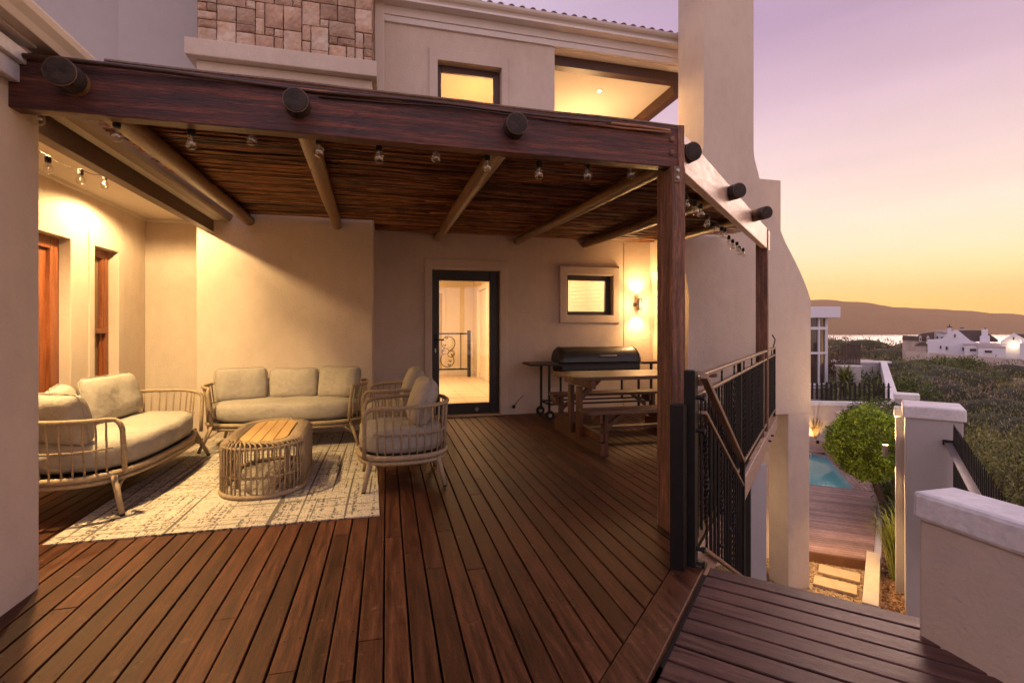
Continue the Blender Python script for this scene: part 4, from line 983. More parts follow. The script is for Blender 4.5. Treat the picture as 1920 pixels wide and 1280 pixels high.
def rope_seat(name, label, cat, W, D, cushions, n_sp, group=None, seatz=(.272, .455), arm=.62, nn_=2.8):
    """rope-wrapped frame, open at the front (-y); local origin at floor centre"""
    root = thing(name, label, cat, group=group)
    a, b = W / 2, D / 2; RZ = .252
    def ringpts(a_, b_, z_, n=72): return [(*se(2 * math.pi * i / n, a_, b_, nn_), z_) for i in range(n)]
    MB().tube(ringpts(a, b, RZ), .022, 8, closed=True).build('seat_ring', rope_m, root, smooth=True, local=True)
    MB().tube(ringpts(a * .985, b * .985, RZ - .040), .017, 8, closed=True).build('lower_ring', rope_m, root, smooth=True, local=True)
    MB().add(ringpts(a * .96, b * .96, RZ - .005, 48), [tuple(range(48))]).add(ringpts(a * .96, b * .96, RZ + .007, 48), [tuple(range(48))]).build('seat_base', frame_dark, root, local=True)
    # top rail: from front-left post round the back to front-right post; starts lean outwards
    a0, a1 = R(-38), R(218)
    def rail(u, z_=arm, k=1.05):
        an = a0 + (a1 - a0) * u; x_, y_ = se(an, a * k, b * k, nn_); return Vector((x_, y_, z_ + .02 * math.sin(math.pi * u)))
    N_ = 64; top = [rail(i / N_) for i in range(N_ + 1)]
    def post(u_side):
        an = a0 if u_side == 0 else a1; x_, y_ = se(an, a * .995, b * .995, nn_); return Vector((x_, y_, RZ))
    pA, pB = post(0), post(1)
    tA, tB = top[0], top[-1]
    def bend(p_, t_, nxt):
        up = Vector((p_.x * 1.03, p_.y * 1.02, 0)); out = []
        fr = Vector((t_.x, t_.y - .055, 0))
        for z_ in (RZ, .42, arm - .075): out.append(Vector((fr.x - (t_.x - p_.x) * (1 - (z_ - RZ) / (arm - RZ)), fr.y * 1.0, z_)))
        for k_ in range(1, 5):
            an = k_ / 5 * math.pi / 2; out.append(Vector((fr.x, fr.y + .06 * (1 - math.cos(an)), arm - .075 + .075 * math.sin(an))))
        return out
    path = bend(pA, tA, top[1]) + top[1:-1] + bend(pB, tB, top[-2])[::-1]
    MB().tube(path, .0165, 8).build('arm_rail', rope_m, root, smooth=True, local=True)
    mid = []
    for i in range(N_ + 1):
        an = a0 + (a1 - a0) * i / N_; x_, y_ = se(an, a * 1.018, b * 1.018, nn_); mid.append((x_, y_, .43))
    MB().tube(mid, .006, 6).build('middle_cord', rope_m, root, smooth=True, local=True)
    rng2 = random.Random(int(W * 100))
    # spindles spaced evenly along the rail's length
    ls = [0]
    for i in range(N_): ls.append(ls[-1] + (top[i + 1] - top[i]).length)
    for k_ in range(n_sp):
        tgt = ls[-1] * (k_ + .6) / (n_sp + .2); i = max(j for j in range(N_) if ls[j] <= tgt); u = (i + (tgt - ls[i]) / (ls[i + 1] - ls[i])) / N_
        t_ = rail(u); an = a0 + (a1 - a0) * u; x_, y_ = se(an, a, b, nn_); j_ = rng2.uniform(-.006, .006)
        mdl = Vector((x_ * 1.018 + j_, y_ * 1.018, .43)); MB().tube([(x_, y_, RZ), mdl, ((mdl.x + t_.x) / 2 + j_, (mdl.y + t_.y) / 2, (.43 + t_.z) / 2), t_], .0068, 6).build('spindle', rope_m, root, smooth=True, local=True)
    for sx in (-1, 1):
        for sy in (-1, 1):
            an = math.atan2(sy * .75, sx); x_, y_ = sx * a * (.86 if W > 1 else .74), sy * b * .74
            spl = .085 if W > 1 else .05; fx, fy = x_ + sx * spl, y_ + sy * spl
            lg = MB().tube([(x_, y_, RZ - .01), ((x_ + fx) / 2, (y_ + fy) / 2, RZ * .5), (fx, fy, .012)], [.021, .019, .0155], 10).build('leg', rope_m, root, smooth=True, local=True)
            MB().tube([(fx, fy, .014), (fx, fy, 0)], .015, 10).build('foot', black_m, lg, local=True)
            q1 = (x_ - sx * .17, y_ + sy * .01, RZ - .04); q2 = (x_ - sx * .06, y_ + sy * .02, RZ - .06); q3 = (x_ + sx * .02, y_ + sy * .025, RZ - .12)
            MB().tube([q1, q2, q3], .009, 6).build('brace', rope_m, lg, smooth=True, local=True)
    # seat cushion: soft slab following the ring
    m = MB(); z0, z1 = seatz; nr_ = 72
    prof_ = [(.0, z0), (.90, z0), (.965, z0 + .018), (.99, z0 + .05), (1.0, (z0 + z1) / 2), (.985, z1 - .045), (.95, z1 - .014), (.88, z1 + .002), (.75, z1 + .010), (.5, z1 + .014), (.25, z1 + .014), (0, z1 + .014)]
    vs = []
    for k_, z_ in prof_:
        for i in range(nr_):
            x_, y_ = se(2 * math.pi * i / nr_, a * .955 * k_, b * .96 * k_, nn_)
            wv = mn.noise(Vector((x_ * 4, y_ * 4, z_ * 9))) * .012 + mn.noise(Vector((x_ * 11, y_ * 11, z_ * 9))) * .004
            vs.append((x_ * (1 + wv * .4), y_ * (1 + wv * .4) - .012, z_ + (wv if z_ > z0 + .01 else 0)))
    m.add(vs, [(r_ * nr_ + i, r_ * nr_ + (i + 1) % nr_, (r_ + 1) * nr_ + (i + 1) % nr_, (r_ + 1) * nr_ + i) for r_ in range(len(prof_) - 1) for i in range(nr_)])
    sc_o = m.build('seat_cushion', fabric, root, smooth=True, local=True)
    for zz in (z0 + .05, z1 - .045):
        MB().tube([(*se(2 * math.pi * i / 72, a * .955 * .992, b * .96 * .992, nn_), zz) for i in range(72)], .0045, 6, closed=True).build('piping', fabric, sc_o, smooth=True, local=True)
    for i, c in enumerate(cushions): pillow(root, *c, seed=i * 7 + W)
    return root
# sofa against the breast; the second sofa is turned towards it
cz = .62
sofaB = rope_seat('rope_sofa', 'three-cushion rope sofa with its back to the lit plaster breast wall', 'sofa', 1.54, .74,
                  [((-.50, .11, cz), .52, .39, .18, R(24), R(-14)), ((.01, .215, cz - .01), .53, .37, .18, R(2), R(-14)), ((.50, .12, cz), .50, .39, .18, R(-22), R(-14))], 46, 'rope sofas')
sofaB.location = (-1.02, 5.76, .012); sofaB.rotation_euler = (0, 0, R(-2))
sofaA = rope_seat('rope_sofa', 'three-cushion rope sofa on the left seen from its arm, beside the near wall', 'sofa', 1.66, .74,
                  [((-.645, .06, cz), .44, .38, .19, R(62), R(-12)), ((-.35, .205, cz + .015), .52, .39, .18, R(22), R(-14)), ((.30, .205, cz + .03), .72, .40, .18, R(-4), R(-14))], 46, 'rope sofas')
sofaA.location = (-2.025, 4.53, .012); sofaA.rotation_euler = (0, 0, R(90))
ch1 = rope_seat('rope_armchair', 'nearer of the two rope armchairs, half on the rug edge', 'armchair', .68, .68,
                [((.0, .16, .64), .54, .42, .20, R(0), R(-17))], 27, 'rope armchairs', nn_=2.5)
ch1.location = (.125, 4.12, .008); ch1.rotation_euler = (0, 0, R(-88))
ch2 = copy_tree(ch1); ch2['label'] = 'farther of the two rope armchairs, partly hidden by the other armchair'
ch2.location = (.10, 5.18, .010); ch2.rotation_euler = (0, 0, R(-94))
# rug
m = MB(); m.prism([(-1.88, 3.345), (-.045, 3.345), (-.135, 6.215), (-1.97, 6.215)], .001, .010)
rg = m.build('rug', rug_m); tag(rg, 'cream patterned flatweave rug with broken dark lines under the sofas and coffee table', 'rug')
# coffee table: stadium cage of rope with an inset slatted wooden top
ct = thing('coffee_table', 'low oval rope-cage coffee table with slatted wooden top on the rug', 'coffee table', (-.925, 4.42, .010), R(3))
TW, TL, TH = .29, .575, .385
def stad(t, w=TW, l=TL):
    """t 0..1 round a stadium, long axis y"""
    st_ = 2 * (l - w); arc = math.pi * w; tot = 2 * st_ + 2 * arc; d = t * tot
    if d < st_: return (w, -(l - w) + d)
    d -= st_
    if d < arc: an = d / w; return (w * math.cos(an), (l - w) + w * math.sin(an))
    d -= arc
    if d < st_: return (-w, (l - w) - d)
    d -= st_; an = math.pi + d / w; return (w * math.cos(an), -(l - w) + w * math.sin(an))
def sring(w, l, z_, rad, nm): MB().tube([(*stad(i / 80, w, l), z_) for i in range(80)], rad, 8, closed=True).build(nm, rope_m, ct, smooth=True, local=True)
sring(TW, TL, .018, .018, 'base_ring'); sring(TW * .97, TL * .97, TH - .028, .010, 'upper_ring'); sring(TW - .105, TL - .105, TH - .004, .010, 'inner_ring'); sring(TW * .98, TL * .98, .15, .008, 'middle_ring')
NS = 78
for i in range(NS):
    t = i / NS; x_, y_ = stad(t); xi, yi = stad(t, TW - .105, TL - .105); ln = math.hypot(x_, y_)
    jj = random.uniform(-.002, .002)
    pts = [(x_, y_, .02), (x_ + jj, y_, TH * .5), (x_, y_, TH - .05), (x_ + (xi - x_) * .06, y_ + (yi - y_) * .06, TH - .018), (x_ + (xi - x_) * .25, y_ + (yi - y_) * .25, TH + .002), (xi, yi, TH + .004)]
    MB().tube(pts, .0062, 6).build('strand', rope_m, ct, smooth=True, local=True)
for i, xx in enumerate((-.135, -.0675 + .0225, .045 , .135)):
    pass
for i in range(4):
    xa = -.165 + i * .0835; xb = xa + .0785; rr = TW - .125; ll = TL - .125; cc = ll - rr
    def yy(x_): return cc + math.sqrt(max(.0004, rr * rr - min(rr * rr, x_ * x_)))
    xs_ = [xa + (xb - xa) * k_ / 6 for k_ in range(7)]
    poly = [(x_, yy(x_)) for x_ in xs_] + [(x_, -yy(x_)) for x_ in xs_[::-1]]
    MB().prism(poly, TH - .016, TH + .006).build('table_plank', teak, ct, bevel=.002, local=True)
for sx in (-1, 1):
    for sy in (-1, 1): MB().tube([(sx * .17, sy * .33, .02), (sx * .17, sy * .33, TH - .03)], .014, 8).build('leg', rope_m, ct, smooth=True, local=True)

# picnic table with joined benches
pt = thing('picnic_table', 'long wooden picnic table with two attached benches beside the corner post', 'picnic table', (2.65, 5.0, 0))
def plank_top(y0, y1, n_, z0, z1, x0, x1, name, mat_, rc=.07):
    w = (y1 - y0) / n_; m = MB()
    for i in range(n_):
        a, b = y0 + i * w + .003, y0 + (i + 1) * w - .003; c0 = rc if i == 0 else 0; c1 = rc if i == n_ - 1 else 0
        def cor(x_, y_, sx, sy, r_): 
            return [(x_, y_)] if r_ == 0 else [(x_ + sx * r_ * (1 - math.sin(k_ * math.pi / 8)), y_ + sy * r_ * (1 - math.cos(k_ * math.pi / 8))) for k_ in range(5)]
        r0_, r1_ = min(c0, w - .01), min(c1, w - .01)
        poly = cor(x0, a, 1, 1, r0_)[::-1] + cor(x1, a, -1, 1, r0_) + cor(x1, b, -1, -1, r1_)[::-1] + cor(x0, b, 1, -1, r1_)
        m.prism(poly, z0, z1)
    return m.build(name, mat_, pt, bevel=.004)
plank_top(4.62, 5.36, 5, .705, .742, 1.83, 3.50, 'table_top', picnic_w)
plank_top(4.30, 4.56, 2, .415, .448, 1.82, 3.42, 'bench_seat', picnic_dark, .05)
plank_top(5.56, 5.82, 2, .415, .448, 1.93, 3.60, 'bench_seat', picnic_w, .05)
for x_ in (1.99, 3.22):
    MB().box(x_, 4.38, .002, x_ + .045, 5.74, .125).build('foot_beam', picnic_l, pt, bevel=.004)
    MB().box(x_, 4.40, .135, x_ + .045, 5.66, .215).build('side_plank', picnic_l, pt, bevel=.004)
    MB().box(x_ - .002, 4.60, .62, x_ + .05, 5.38, .703).build('top_bearer', picnic_l, pt, bevel=.006)
    for y_ in (4.86, 5.10): MB().box(x_ - .045, y_ - .045, .10, x_ - .001, y_ + .05, .62).build('leg', picnic_l, pt, bevel=.004)
    for y_, s1 in ((4.43, 1), (5.67, -1)):
        MB().box(x_ + .046, y_ - .045, .002, x_ + .086, y_ + .045, .413).build('bench_leg', picnic_l, pt, bevel=.004)
        MB().box(x_ - .03, y_ - .10, .33, x_ - .001, y_ + .10, .413).build('bench_bearer', picnic_l, pt, bevel=.004)
        sx = 1 if x_ < 2.6 else -1
        MB().prism([(0, 0), (.22 * sx, .16), (.16 * sx, .16), (0, .05)], y_ - .02, y_ + .02, f=lambda a, b_, h: (x_ + .087 + a if sx > 0 else x_ - .03 + a, h, .25 + b_)).build('bench_brace', picnic_l, pt)
    sx = 1 if x_ < 2.6 else -1
    MB().prism([(0, 0), (.26 * sx, .24), (.18 * sx, .24), (0, .07)], 4.96, 5.02, f=lambda a, b_, h: ((x_ + .05 if sx > 0 else x_) + a, h, .46 + b_)).build('table_brace', picnic_l, pt)
MB().box(2.036, 4.95, .13, 3.22, 5.03, .165).build('stretcher', picnic_w, pt, bevel=.003)

# barrel grill
gr = thing('barrel_grill', 'black half-barrel charcoal grill on a steel frame against the back wall', 'grill', (2.95, 6.52, 0))
gx0, gx1, gy, gz_, grr = 2.28, 3.50, 6.52, .765, .215
def half(z_sign, x0, x1, rr_, a0, a1, n_=18):
    m = MB(); nx_ = 10
    def f(u, v):
        an = a0 + (a1 - a0) * u; e = min(v, 1 - v) * (x1 - x0); k_ = 1 - .16 * max(0, 1 - e / .05) ** 2
        return (x0 + (x1 - x0) * v, gy - rr_ * k_ * math.cos(an), gz_ + rr_ * k_ * math.sin(an))
    vsn = [0, .012, .03, .06] + [.1 + .8 * i / 8 for i in range(9)] + [.94, .97, .988, 1]
    vs = [f(i / n_, v) for v in vsn for i in range(n_ + 1)]; w = n_ + 1
    m.add(vs, [(j * w + i, j * w + i + 1, (j + 1) * w + i + 1, (j + 1) * w + i) for j in range(len(vsn) - 1) for i in range(n_)])
    m.add(vs[:w], [tuple(range(w))]); m.add(vs[-w:], [tuple(range(w))]); return m
grm = pmat('grill_black', (.016, .015, .015), (.028, .025, .024), scale=5, rough=.42, bump=.2, bscale=30, rv=.08)
lid = half(1, gx0, gx1, grr, R(3), R(177)).build('lid', grm, gr, smooth=True)
half(-1, gx0 + .01, gx1 - .01, grr * .97, R(-150), R(-30)).build('drum', grm, gr, smooth=True)
MB().box(gx0 + .02, gy - grr * .96, gz_ - .11, gx1 - .02, gy + grr * .96, gz_ - .002).build('drum_side', grm, gr, bevel=.02)
for x_ in (gx0 + .05, gx1 - .05): MB().tube([(x_, gy - (grr + .003) * math.cos(R(5 + 17 * i)), gz_ + (grr + .003) * math.sin(R(5 + 17 * i))) for i in range(11)], .005, 5).build('lid_rim', grm, lid)
MB().tube([(2.86, gy - .205, .862), (2.86, gy - .225, .862), (3.10, gy - .225, .862), (3.10, gy - .205, .862)], .007, 8).build('lid_handle', steel_m, lid)
for x0, x1 in ((1.87, 2.26), (3.53, 3.90)):
    for i in range(5): MB().box(x0, 6.32 + i * .08, .755, x1, 6.395 + i * .08, .77).build('shelf_slat', picnic_w, gr, bevel=.002)
m = MB()
for y_ in (6.31, 6.73): m.box(1.86, y_ - .012, .735, 3.94, y_ + .012, .756)
m.box(1.86, 6.31, .735, 1.884, 6.73, .756); m.box(3.916, 6.31, .735, 3.94, 6.73, .756); m.build('frame', black_m, gr)
for x_ in (2.13, 3.66):
    for y_ in (6.34, 6.70): MB().box(x_ - .014, y_ - .014, .09 if x_ < 3 else .0, x_ + .014, y_ + .014, .736).build('leg', black_m, gr)
for x_ in (2.42, 3.38):
    MB().box(x_ - .012, 6.68, .20, x_ + .012, 6.705, .66).build('upright', black_m, gr)
m = MB(); m.box(2.13, 6.33, .20, 3.66, 6.35, .222); m.box(2.13, 6.69, .20, 3.66, 6.71, .222); m.box(2.12, 6.34, .20, 2.14, 6.7, .222); m.box(3.65, 6.34, .20, 3.67, 6.7, .222); m.build('lower_frame', black_m, gr)
for y_ in (6.31, 6.74):
    w = MB().lathe([(.030, -.014), (.060, -.014), (.066, 0), (.060, .014), (.030, .014)], (2.13, y_, .068), 20, M=Matrix.Rotation(R(90), 3, 'X')).build('wheel', black_m, gr)
    MB().lathe([(0, -.016), (.026, -.016), (.026, .016), (0, .016)], (2.13, y_, .068), 12, M=Matrix.Rotation(R(90), 3, 'X')).build('hub', steel_m, w)
# door stop chain by the door
dc = thing('door_hook', 'small steel door hook with thin chain on the wall right of the glazed door', 'door hook', (1.80, YW, .12))
MB().box(1.76, YW - .03, .09, 1.80, YW - .001, .13).build('hook_plate', black_m, dc); MB().tube([(1.79, YW - .02, .13), (1.84, YW - .02, .19), (1.92, YW - .015, .27)], .004, 5).build('chain', frame_dark, dc)

# ================================================================== GARDEN OBJECTS
def leaf_cloud(name, mat, parent, n, fn, size, r0=None, up=.0, aspect=.5, rfun=None):
    """many small leaf-shaped faces; fn() returns (point, outward normal)"""
    m = MB()
    for _ in range(n):
        p_, nrm = fn(); d = Vector((random.gauss(0, 1), random.gauss(0, 1), random.gauss(0, 1) + up)).normalized()
        d = (d + nrm * .9).normalized(); sd = d.cross(Vector((random.gauss(0, 1), random.gauss(0, 1), random.gauss(0, 1)))).normalized()
        s = size * random.uniform(.6, 1.35)
        m.add([p_, p_ + d * s * .5 + sd * s * aspect * .5, p_ + d * s, p_ + d * s * .5 - sd * s * aspect * .5], [(0, 1, 2, 3)], rfun(p_, nrm) if rfun else random.random())
    return m.build(name, mat, parent)
def topiary(label, c, rad, ground, mat, n, trunk_from=None, squash=1.0, sd=0, size=.05):
    root = thing('topiary_tree', label, 'topiary', (c.x, c.y, ground))
    def pt():
        v = Vector((random.gauss(0, 1), random.gauss(0, 1), random.gauss(0, 1))).normalized()
        k_ = 1 + mn.noise(v * 2.3 + Vector((sd, 0, 0))) * .19 + mn.noise(v * 6 + Vector((sd, 0, 0))) * .12
        rr_ = rad * k_ * (random.random() ** .22 if random.random() < .8 else random.uniform(.5, .95))
        return c + Vector((v.x * rr_, v.y * rr_, v.z * rr_ * squash)), v
    leaf_cloud('crown', mat, root, n, pt, size, up=.3, rfun=lambda p_, v: min(1, max(0, .5 + mn.noise(p_ * 7) * .8 + random.uniform(-.3, .3))))
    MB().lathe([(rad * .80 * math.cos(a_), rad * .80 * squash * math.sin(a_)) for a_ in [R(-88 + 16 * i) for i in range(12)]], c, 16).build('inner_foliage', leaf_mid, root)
    tf = trunk_from or Vector((c.x, c.y, ground)); tt = c + Vector((0, 0, -rad * squash * .5))
    MB().tube([tf, tf.lerp(tt, .4) + Vector((.04, .02, 0)), tf.lerp(tt, .75), tt], [.085, .065, .055, .05], 10).build('trunk', bark, root, smooth=True)
    return root
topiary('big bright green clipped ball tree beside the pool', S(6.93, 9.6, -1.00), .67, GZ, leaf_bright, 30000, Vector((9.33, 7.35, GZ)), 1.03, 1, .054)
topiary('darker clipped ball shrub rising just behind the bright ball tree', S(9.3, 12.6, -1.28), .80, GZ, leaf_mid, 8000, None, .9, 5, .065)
def blades(name, label, c, n, h, spread, mat, wid=.010, cat='grass', lean=.5):
    m = MB()
    for _ in range(n):
        a_ = random.uniform(0, 2 * math.pi); r_ = spread * .35 * random.random() ** .5; b = c + Vector((math.cos(a_) * r_, math.sin(a_) * r_, 0))
        hh = h * random.uniform(.55, 1.1); a2 = a_ + random.uniform(-.7, .7); out = random.uniform(.1, 1) * lean * hh; sd = Vector((-math.sin(a2), math.cos(a2), 0)) * wid; r = random.random()
        P = [(b, 1), (b + Vector((math.cos(a2) * out * .3, math.sin(a2) * out * .3, hh * .55)), .9), (b + Vector((math.cos(a2) * out * .7, math.sin(a2) * out * .7, hh * .9)), .6), (b + Vector((math.cos(a2) * out * 1.1, math.sin(a2) * out * 1.1, hh * (1 - .15 * lean))), .08)]
        vs = []
        for p_, k_ in P: vs += [p_ - sd * k_, p_ + sd * k_]
        m.add(vs, [(0, 1, 3, 2), (2, 3, 5, 4), (4, 5, 7, 6)], r)
    o = m.build(name, mat); tag(o, label, cat); return o
blades('grass_clump', 'tall green grass clump beside the kerb at the foot of the near pier', G2(1.22, .36, GZ), 420, .95, .42, grass_m, .008, 'grass clump', .45)
blades('grass_clump', 'low spreading grass tuft against the near pier', G2(1.15, .75, GZ), 170, .42, .4, grass_m, .006, 'grass clump', .8)
blades('grass_clump', 'dry golden grass tuft by the lit garden wall behind the pool', Vector((14.35, 14.0, GZ)), 260, .85, .5, pmat('dry_grass', (.20, .13, .04), (.34, .23, .08), scale=4, rough=.8, rnd=.4), .012, 'grass clump', .5)
blades('bed_plant', 'dark strappy plant in the shade below the ball tree', G2(2.9, .45, GZ), 260, .75, .6, leaf_mid, .014, 'plant', .7)
blades('bed_plant', 'leafy green plants crowding the foot of the ball tree', G2(4.1, .5, GZ), 420, .9, .9, leaf_mid, .02, 'plant', .8)
# little spike lamp in the bed and garden wall lamp on the pier
o = thing('spike_light', 'small black spike light standing in the bark mulch', 'garden light', G2(.80, .38, GZ))
MB().tube([G2(.80, .38, GZ), G2(.80, .38, GZ + .14)], .012, 8).build('spike', black_m, o); MB().tube([G2(.80, .38, GZ + .12), G2(.86, .40, GZ + .18)], [.026, .034], 10).build('lamp_head', black_m, o)

# piers and garden walls
p0 = Vector((6.678, 5.062, 0))
def pier(label, o3, du, dv, ztop, capz=.16, ov=.03):
    root = thing('garden_pier', label, 'pier', (o3.x, o3.y, GZ), group='white-capped garden piers')
    c = o3 + D2 * du / 2 + E2 * dv / 2
    MB().obox(c + UP * ((GZ - .3 + ztop - capz) / 2), D2 * du / 2, E2 * dv / 2, UP * ((ztop - capz - GZ + .3) / 2)).build('pier_body', plaster_gray, root, bevel=.012)
    MB().obox(c + UP * (ztop - capz / 2), D2 * (du / 2 + ov), E2 * (dv / 2 + ov), UP * capz / 2).build('cap', coping, root, bevel=.02)
    return root
pier('large near pier with sloping white cap beside the spiked fence', p0, .66, .57, .215)
pier('narrow pilaster with white cap tucked behind the large near pier', p0 + D2 * .67 - E2 * .10, .16, .4, .10, .14, .018)
pier('far garden pier with white cap at the end of the picket fence', Vector((16.35, 12.75, 0)), .6, .62, -.90, .18, .03)
gl = thing('pier_lamp', 'small dark cylinder lamp lit at its top on the side of the near pier', 'wall lamp', p0 + D2 * .74 - E2 * .2 + UP * -.55)
lc = p0 + D2 * .74 - E2 * .215 + UP * -.56
MB().lathe([(.034, -.085), (.036, .085), (.030, .085), (.028, .06), (0, .06)], lc, 16).build('lamp_body', steel_m, gl)
MB().tube([lc, lc + E2 * .12], .012, 8).build('arm', black_m, gl)
MB().lathe([(0, .0), (.030, .0005)], lc + UP * .088, 12).build('bulb', lit, gl)
lamp('pier_lamp_up', 'SPOT', lc + UP * .11 - E2 * .02, 130, (1, .66, .30), .02, lc + UP * 3 - E2 * .5, 150, .8)
lamp('pier_lamp_down', 'SPOT', lc + UP * -.11 - E2 * .03, 80, (1, .60, .24), .02, lc + UP * -3, 120, .6)
gw = thing('garden_wall', 'low cream garden wall with white coping and black picket fence behind the pool', 'garden wall', (15.5, 13.5, GZ))
wa, wb = Vector((13.2, 14.40, 0)), Vector((16.55, 13.02, 0)); wd = (wb - wa).normalized(); wnn = Vector((wd.y, -wd.x, 0))
MB().beam(wa + UP * (GZ + .60), wb + UP * (GZ + .60), .22, 1.30).build('wall_body', plaster, gw, bevel=.01)
MB().beam(wa + UP * (-1.31), wb + UP * (-1.31), .28, .14).build('coping', coping, gw, bevel=.015)
pk = thing('picket_fence', 'black steel picket fence with pointed tips on the low garden wall', 'fence', (15.5, 13.5, -1.24))
m = MB()
for z_ in (-.72, -1.12): m.beam(wa + UP * z_, wb + UP * z_, .03, .022)
m.build('rail', black_m, pk)
Lw = (wb - wa).length; i = 0
while .08 + i * .150 < Lw:
    c = wa + wd * (.08 + i * .150) + wnn * .02
    MB().prism([(-.036, -1.17), (.036, -1.17), (.036, -.66), (.022, -.60), (0, -.56), (-.022, -.60), (-.036, -.66)], -.006, .006, f=lambda a, b_, h: (c.x + wd.x * a + wnn.x * h, c.y + wd.y * a + wnn.y * h, b_)).build('picket', black_m, pk); i += 1
# spiked palisade from the near pier towards the viewer
pf = thing('spiked_fence', 'black steel spiked palisade fence running out from the near pier', 'fence', p0 - D2 * 1 + E2 * .42)
f0 = p0 + E2 * .42 + UP * 0; f1 = f0 - D2 * 4.6
MB().beam(f0 + UP * -.215, f1 + UP * -.215, .075, .014).build('rail', pmat('fence_rail', (.14, .11, .11), (.19, .155, .155), scale=9, rough=.4, metal=.5), pf)
MB().beam(f0 + UP * -1.35, f1 + UP * -1.35, .06, .014).build('rail', black_m, pf)
MB().obox(f0 + UP * -.215 - D2 * .02, D2 * .03, E2 * .05, UP * .03).build('bracket', black_m, pf)
for i in range(39):
    c = f0 - D2 * (.15 + i * .115) + E2 * .045
    MB().prism([(-.022, -1.55), (.022, -1.55), (.022, -.13), (.004, .0), (-.022, .045)], -.004, .004, f=lambda a, b_, h: (c.x + D2.x * a + E2.x * h, c.y + D2.y * a + E2.y * h, b_)).build('spike_bar', black_m, pf)
# stone bird bath and bowl planter behind the ball tree
bb = thing('bird_bath', 'rough stone pedestal bird bath behind the bright ball tree', 'bird bath', S(10.45, 15.2, GZ))
MB().lathe([(.32, 0), (.30, .25), (.22, .5), (.24, .7), (.19, .9), (.21, 1.05), (.20, 1.12)], S(10.45, 15.2, GZ), 14).build('pedestal', stone_m, bb)
MB().lathe([(.18, 1.12), (.30, 1.16), (.43, 1.22), (.45, 1.25), (.40, 1.25), (.25, 1.20), (0, 1.18)], S(10.45, 15.2, GZ), 20).build('bowl', stone_m, bb)
bp = thing('bowl_planter', 'wide grey stone bowl half hidden by the bright ball tree', 'bowl', S(10.05, 14.3, GZ))
bo = S(9.75, 14.3, GZ)
MB().lathe([(.16, 0), (.14, .2), (.30, .40), (.55, .58), (.66, .68), (.68, .71), (.62, .71), (.50, .64), (0, .60)], bo, 28).build('bowl', pmat('stone_gray', (.20, .17, .15), (.30, .26, .23), scale=6, rough=.85, bump=.4, bscale=30), bp, smooth=False)
# garden lamps' own light
lamp('wall_wash', 'SPOT', (14.0, 13.55, GZ + .08), 45, (1, .60, .24), .03, (14.3, 14.3, GZ + 1.3), 95, .7)
bl_ = thing('bollard_light', 'small garden uplight at the foot of the lit garden wall', 'garden light', (14.0, 13.5, GZ)); MB().lathe([(.04, 0), (.05, .10), (.04, .11), (.035, .09), (0, .085)], (14.0, 13.5, GZ), 12).build('lamp_head', black_m, bl_)
ud = thing('garden_wall_lamp', 'black bulkhead lamp on the buttress leg lighting the gravel', 'wall lamp', (6.11, 6.2, -.9))
MB().obox((6.11, 6.2, -.9), (.035, 0, 0), (0, .05, 0), (0, 0, .08)).build('lamp_body', black_m, ud, bevel=.01)
lamp('gravel_light', 'SPOT', (6.20, 6.15, -1.05), 85, (1, .60, .22), .04, (6.85, 5.95, GZ), 112, .8)
lamp('under_deck_light', 'POINT', (4.6, 6.5, -1.3), 9, (1, .66, .32), .05)

# ================================================================== DUNE SCRUB (nobody could count it)
rng = random.Random(3)
def inplot(r, t):
    """the built plots on the left, kept free of scrub"""
    if t < 6.2: return True
    k_ = r / t
    if t < 17.5: return k_ < .835 - (0.018 * (t - 6) if t < 10 else .05)
    if t < 34: return k_ < .79
    if t < 42: return k_ < .71
    return k_ < .575
mb = MB(); core = MB(); domes = []
while len(domes) < 190:
    t = math.exp(rng.uniform(math.log(7.5), math.log(185))); k_ = rng.uniform(.50, 1.34); r = k_ * t
    if inplot(r, t) or inplot(r - 1.2, t): continue
    if mn.noise(Vector((r * .045 + 5, t * .03, 2))) > .10 and 35 < t < 110 and rng.random() < .82: continue
    R0 = rng.uniform(.9, 2.7) * (1 + min(t, 120) * .017)
    if any(inplot(r + a_, t + b_) for a_, b_ in ((-R0 * .8, -R0 * .8), (-R0, 0), (-R0 * .8, R0 * .8), (0, -R0))): continue
    domes.append((r, t, R0, min(2.9, R0 * rng.uniform(.5, 1.0)), min(.95, max(.03, .40 + .75 * mn.noise(Vector((r * .09, t * .07, 3))) + rng.gauss(0, .19)))))
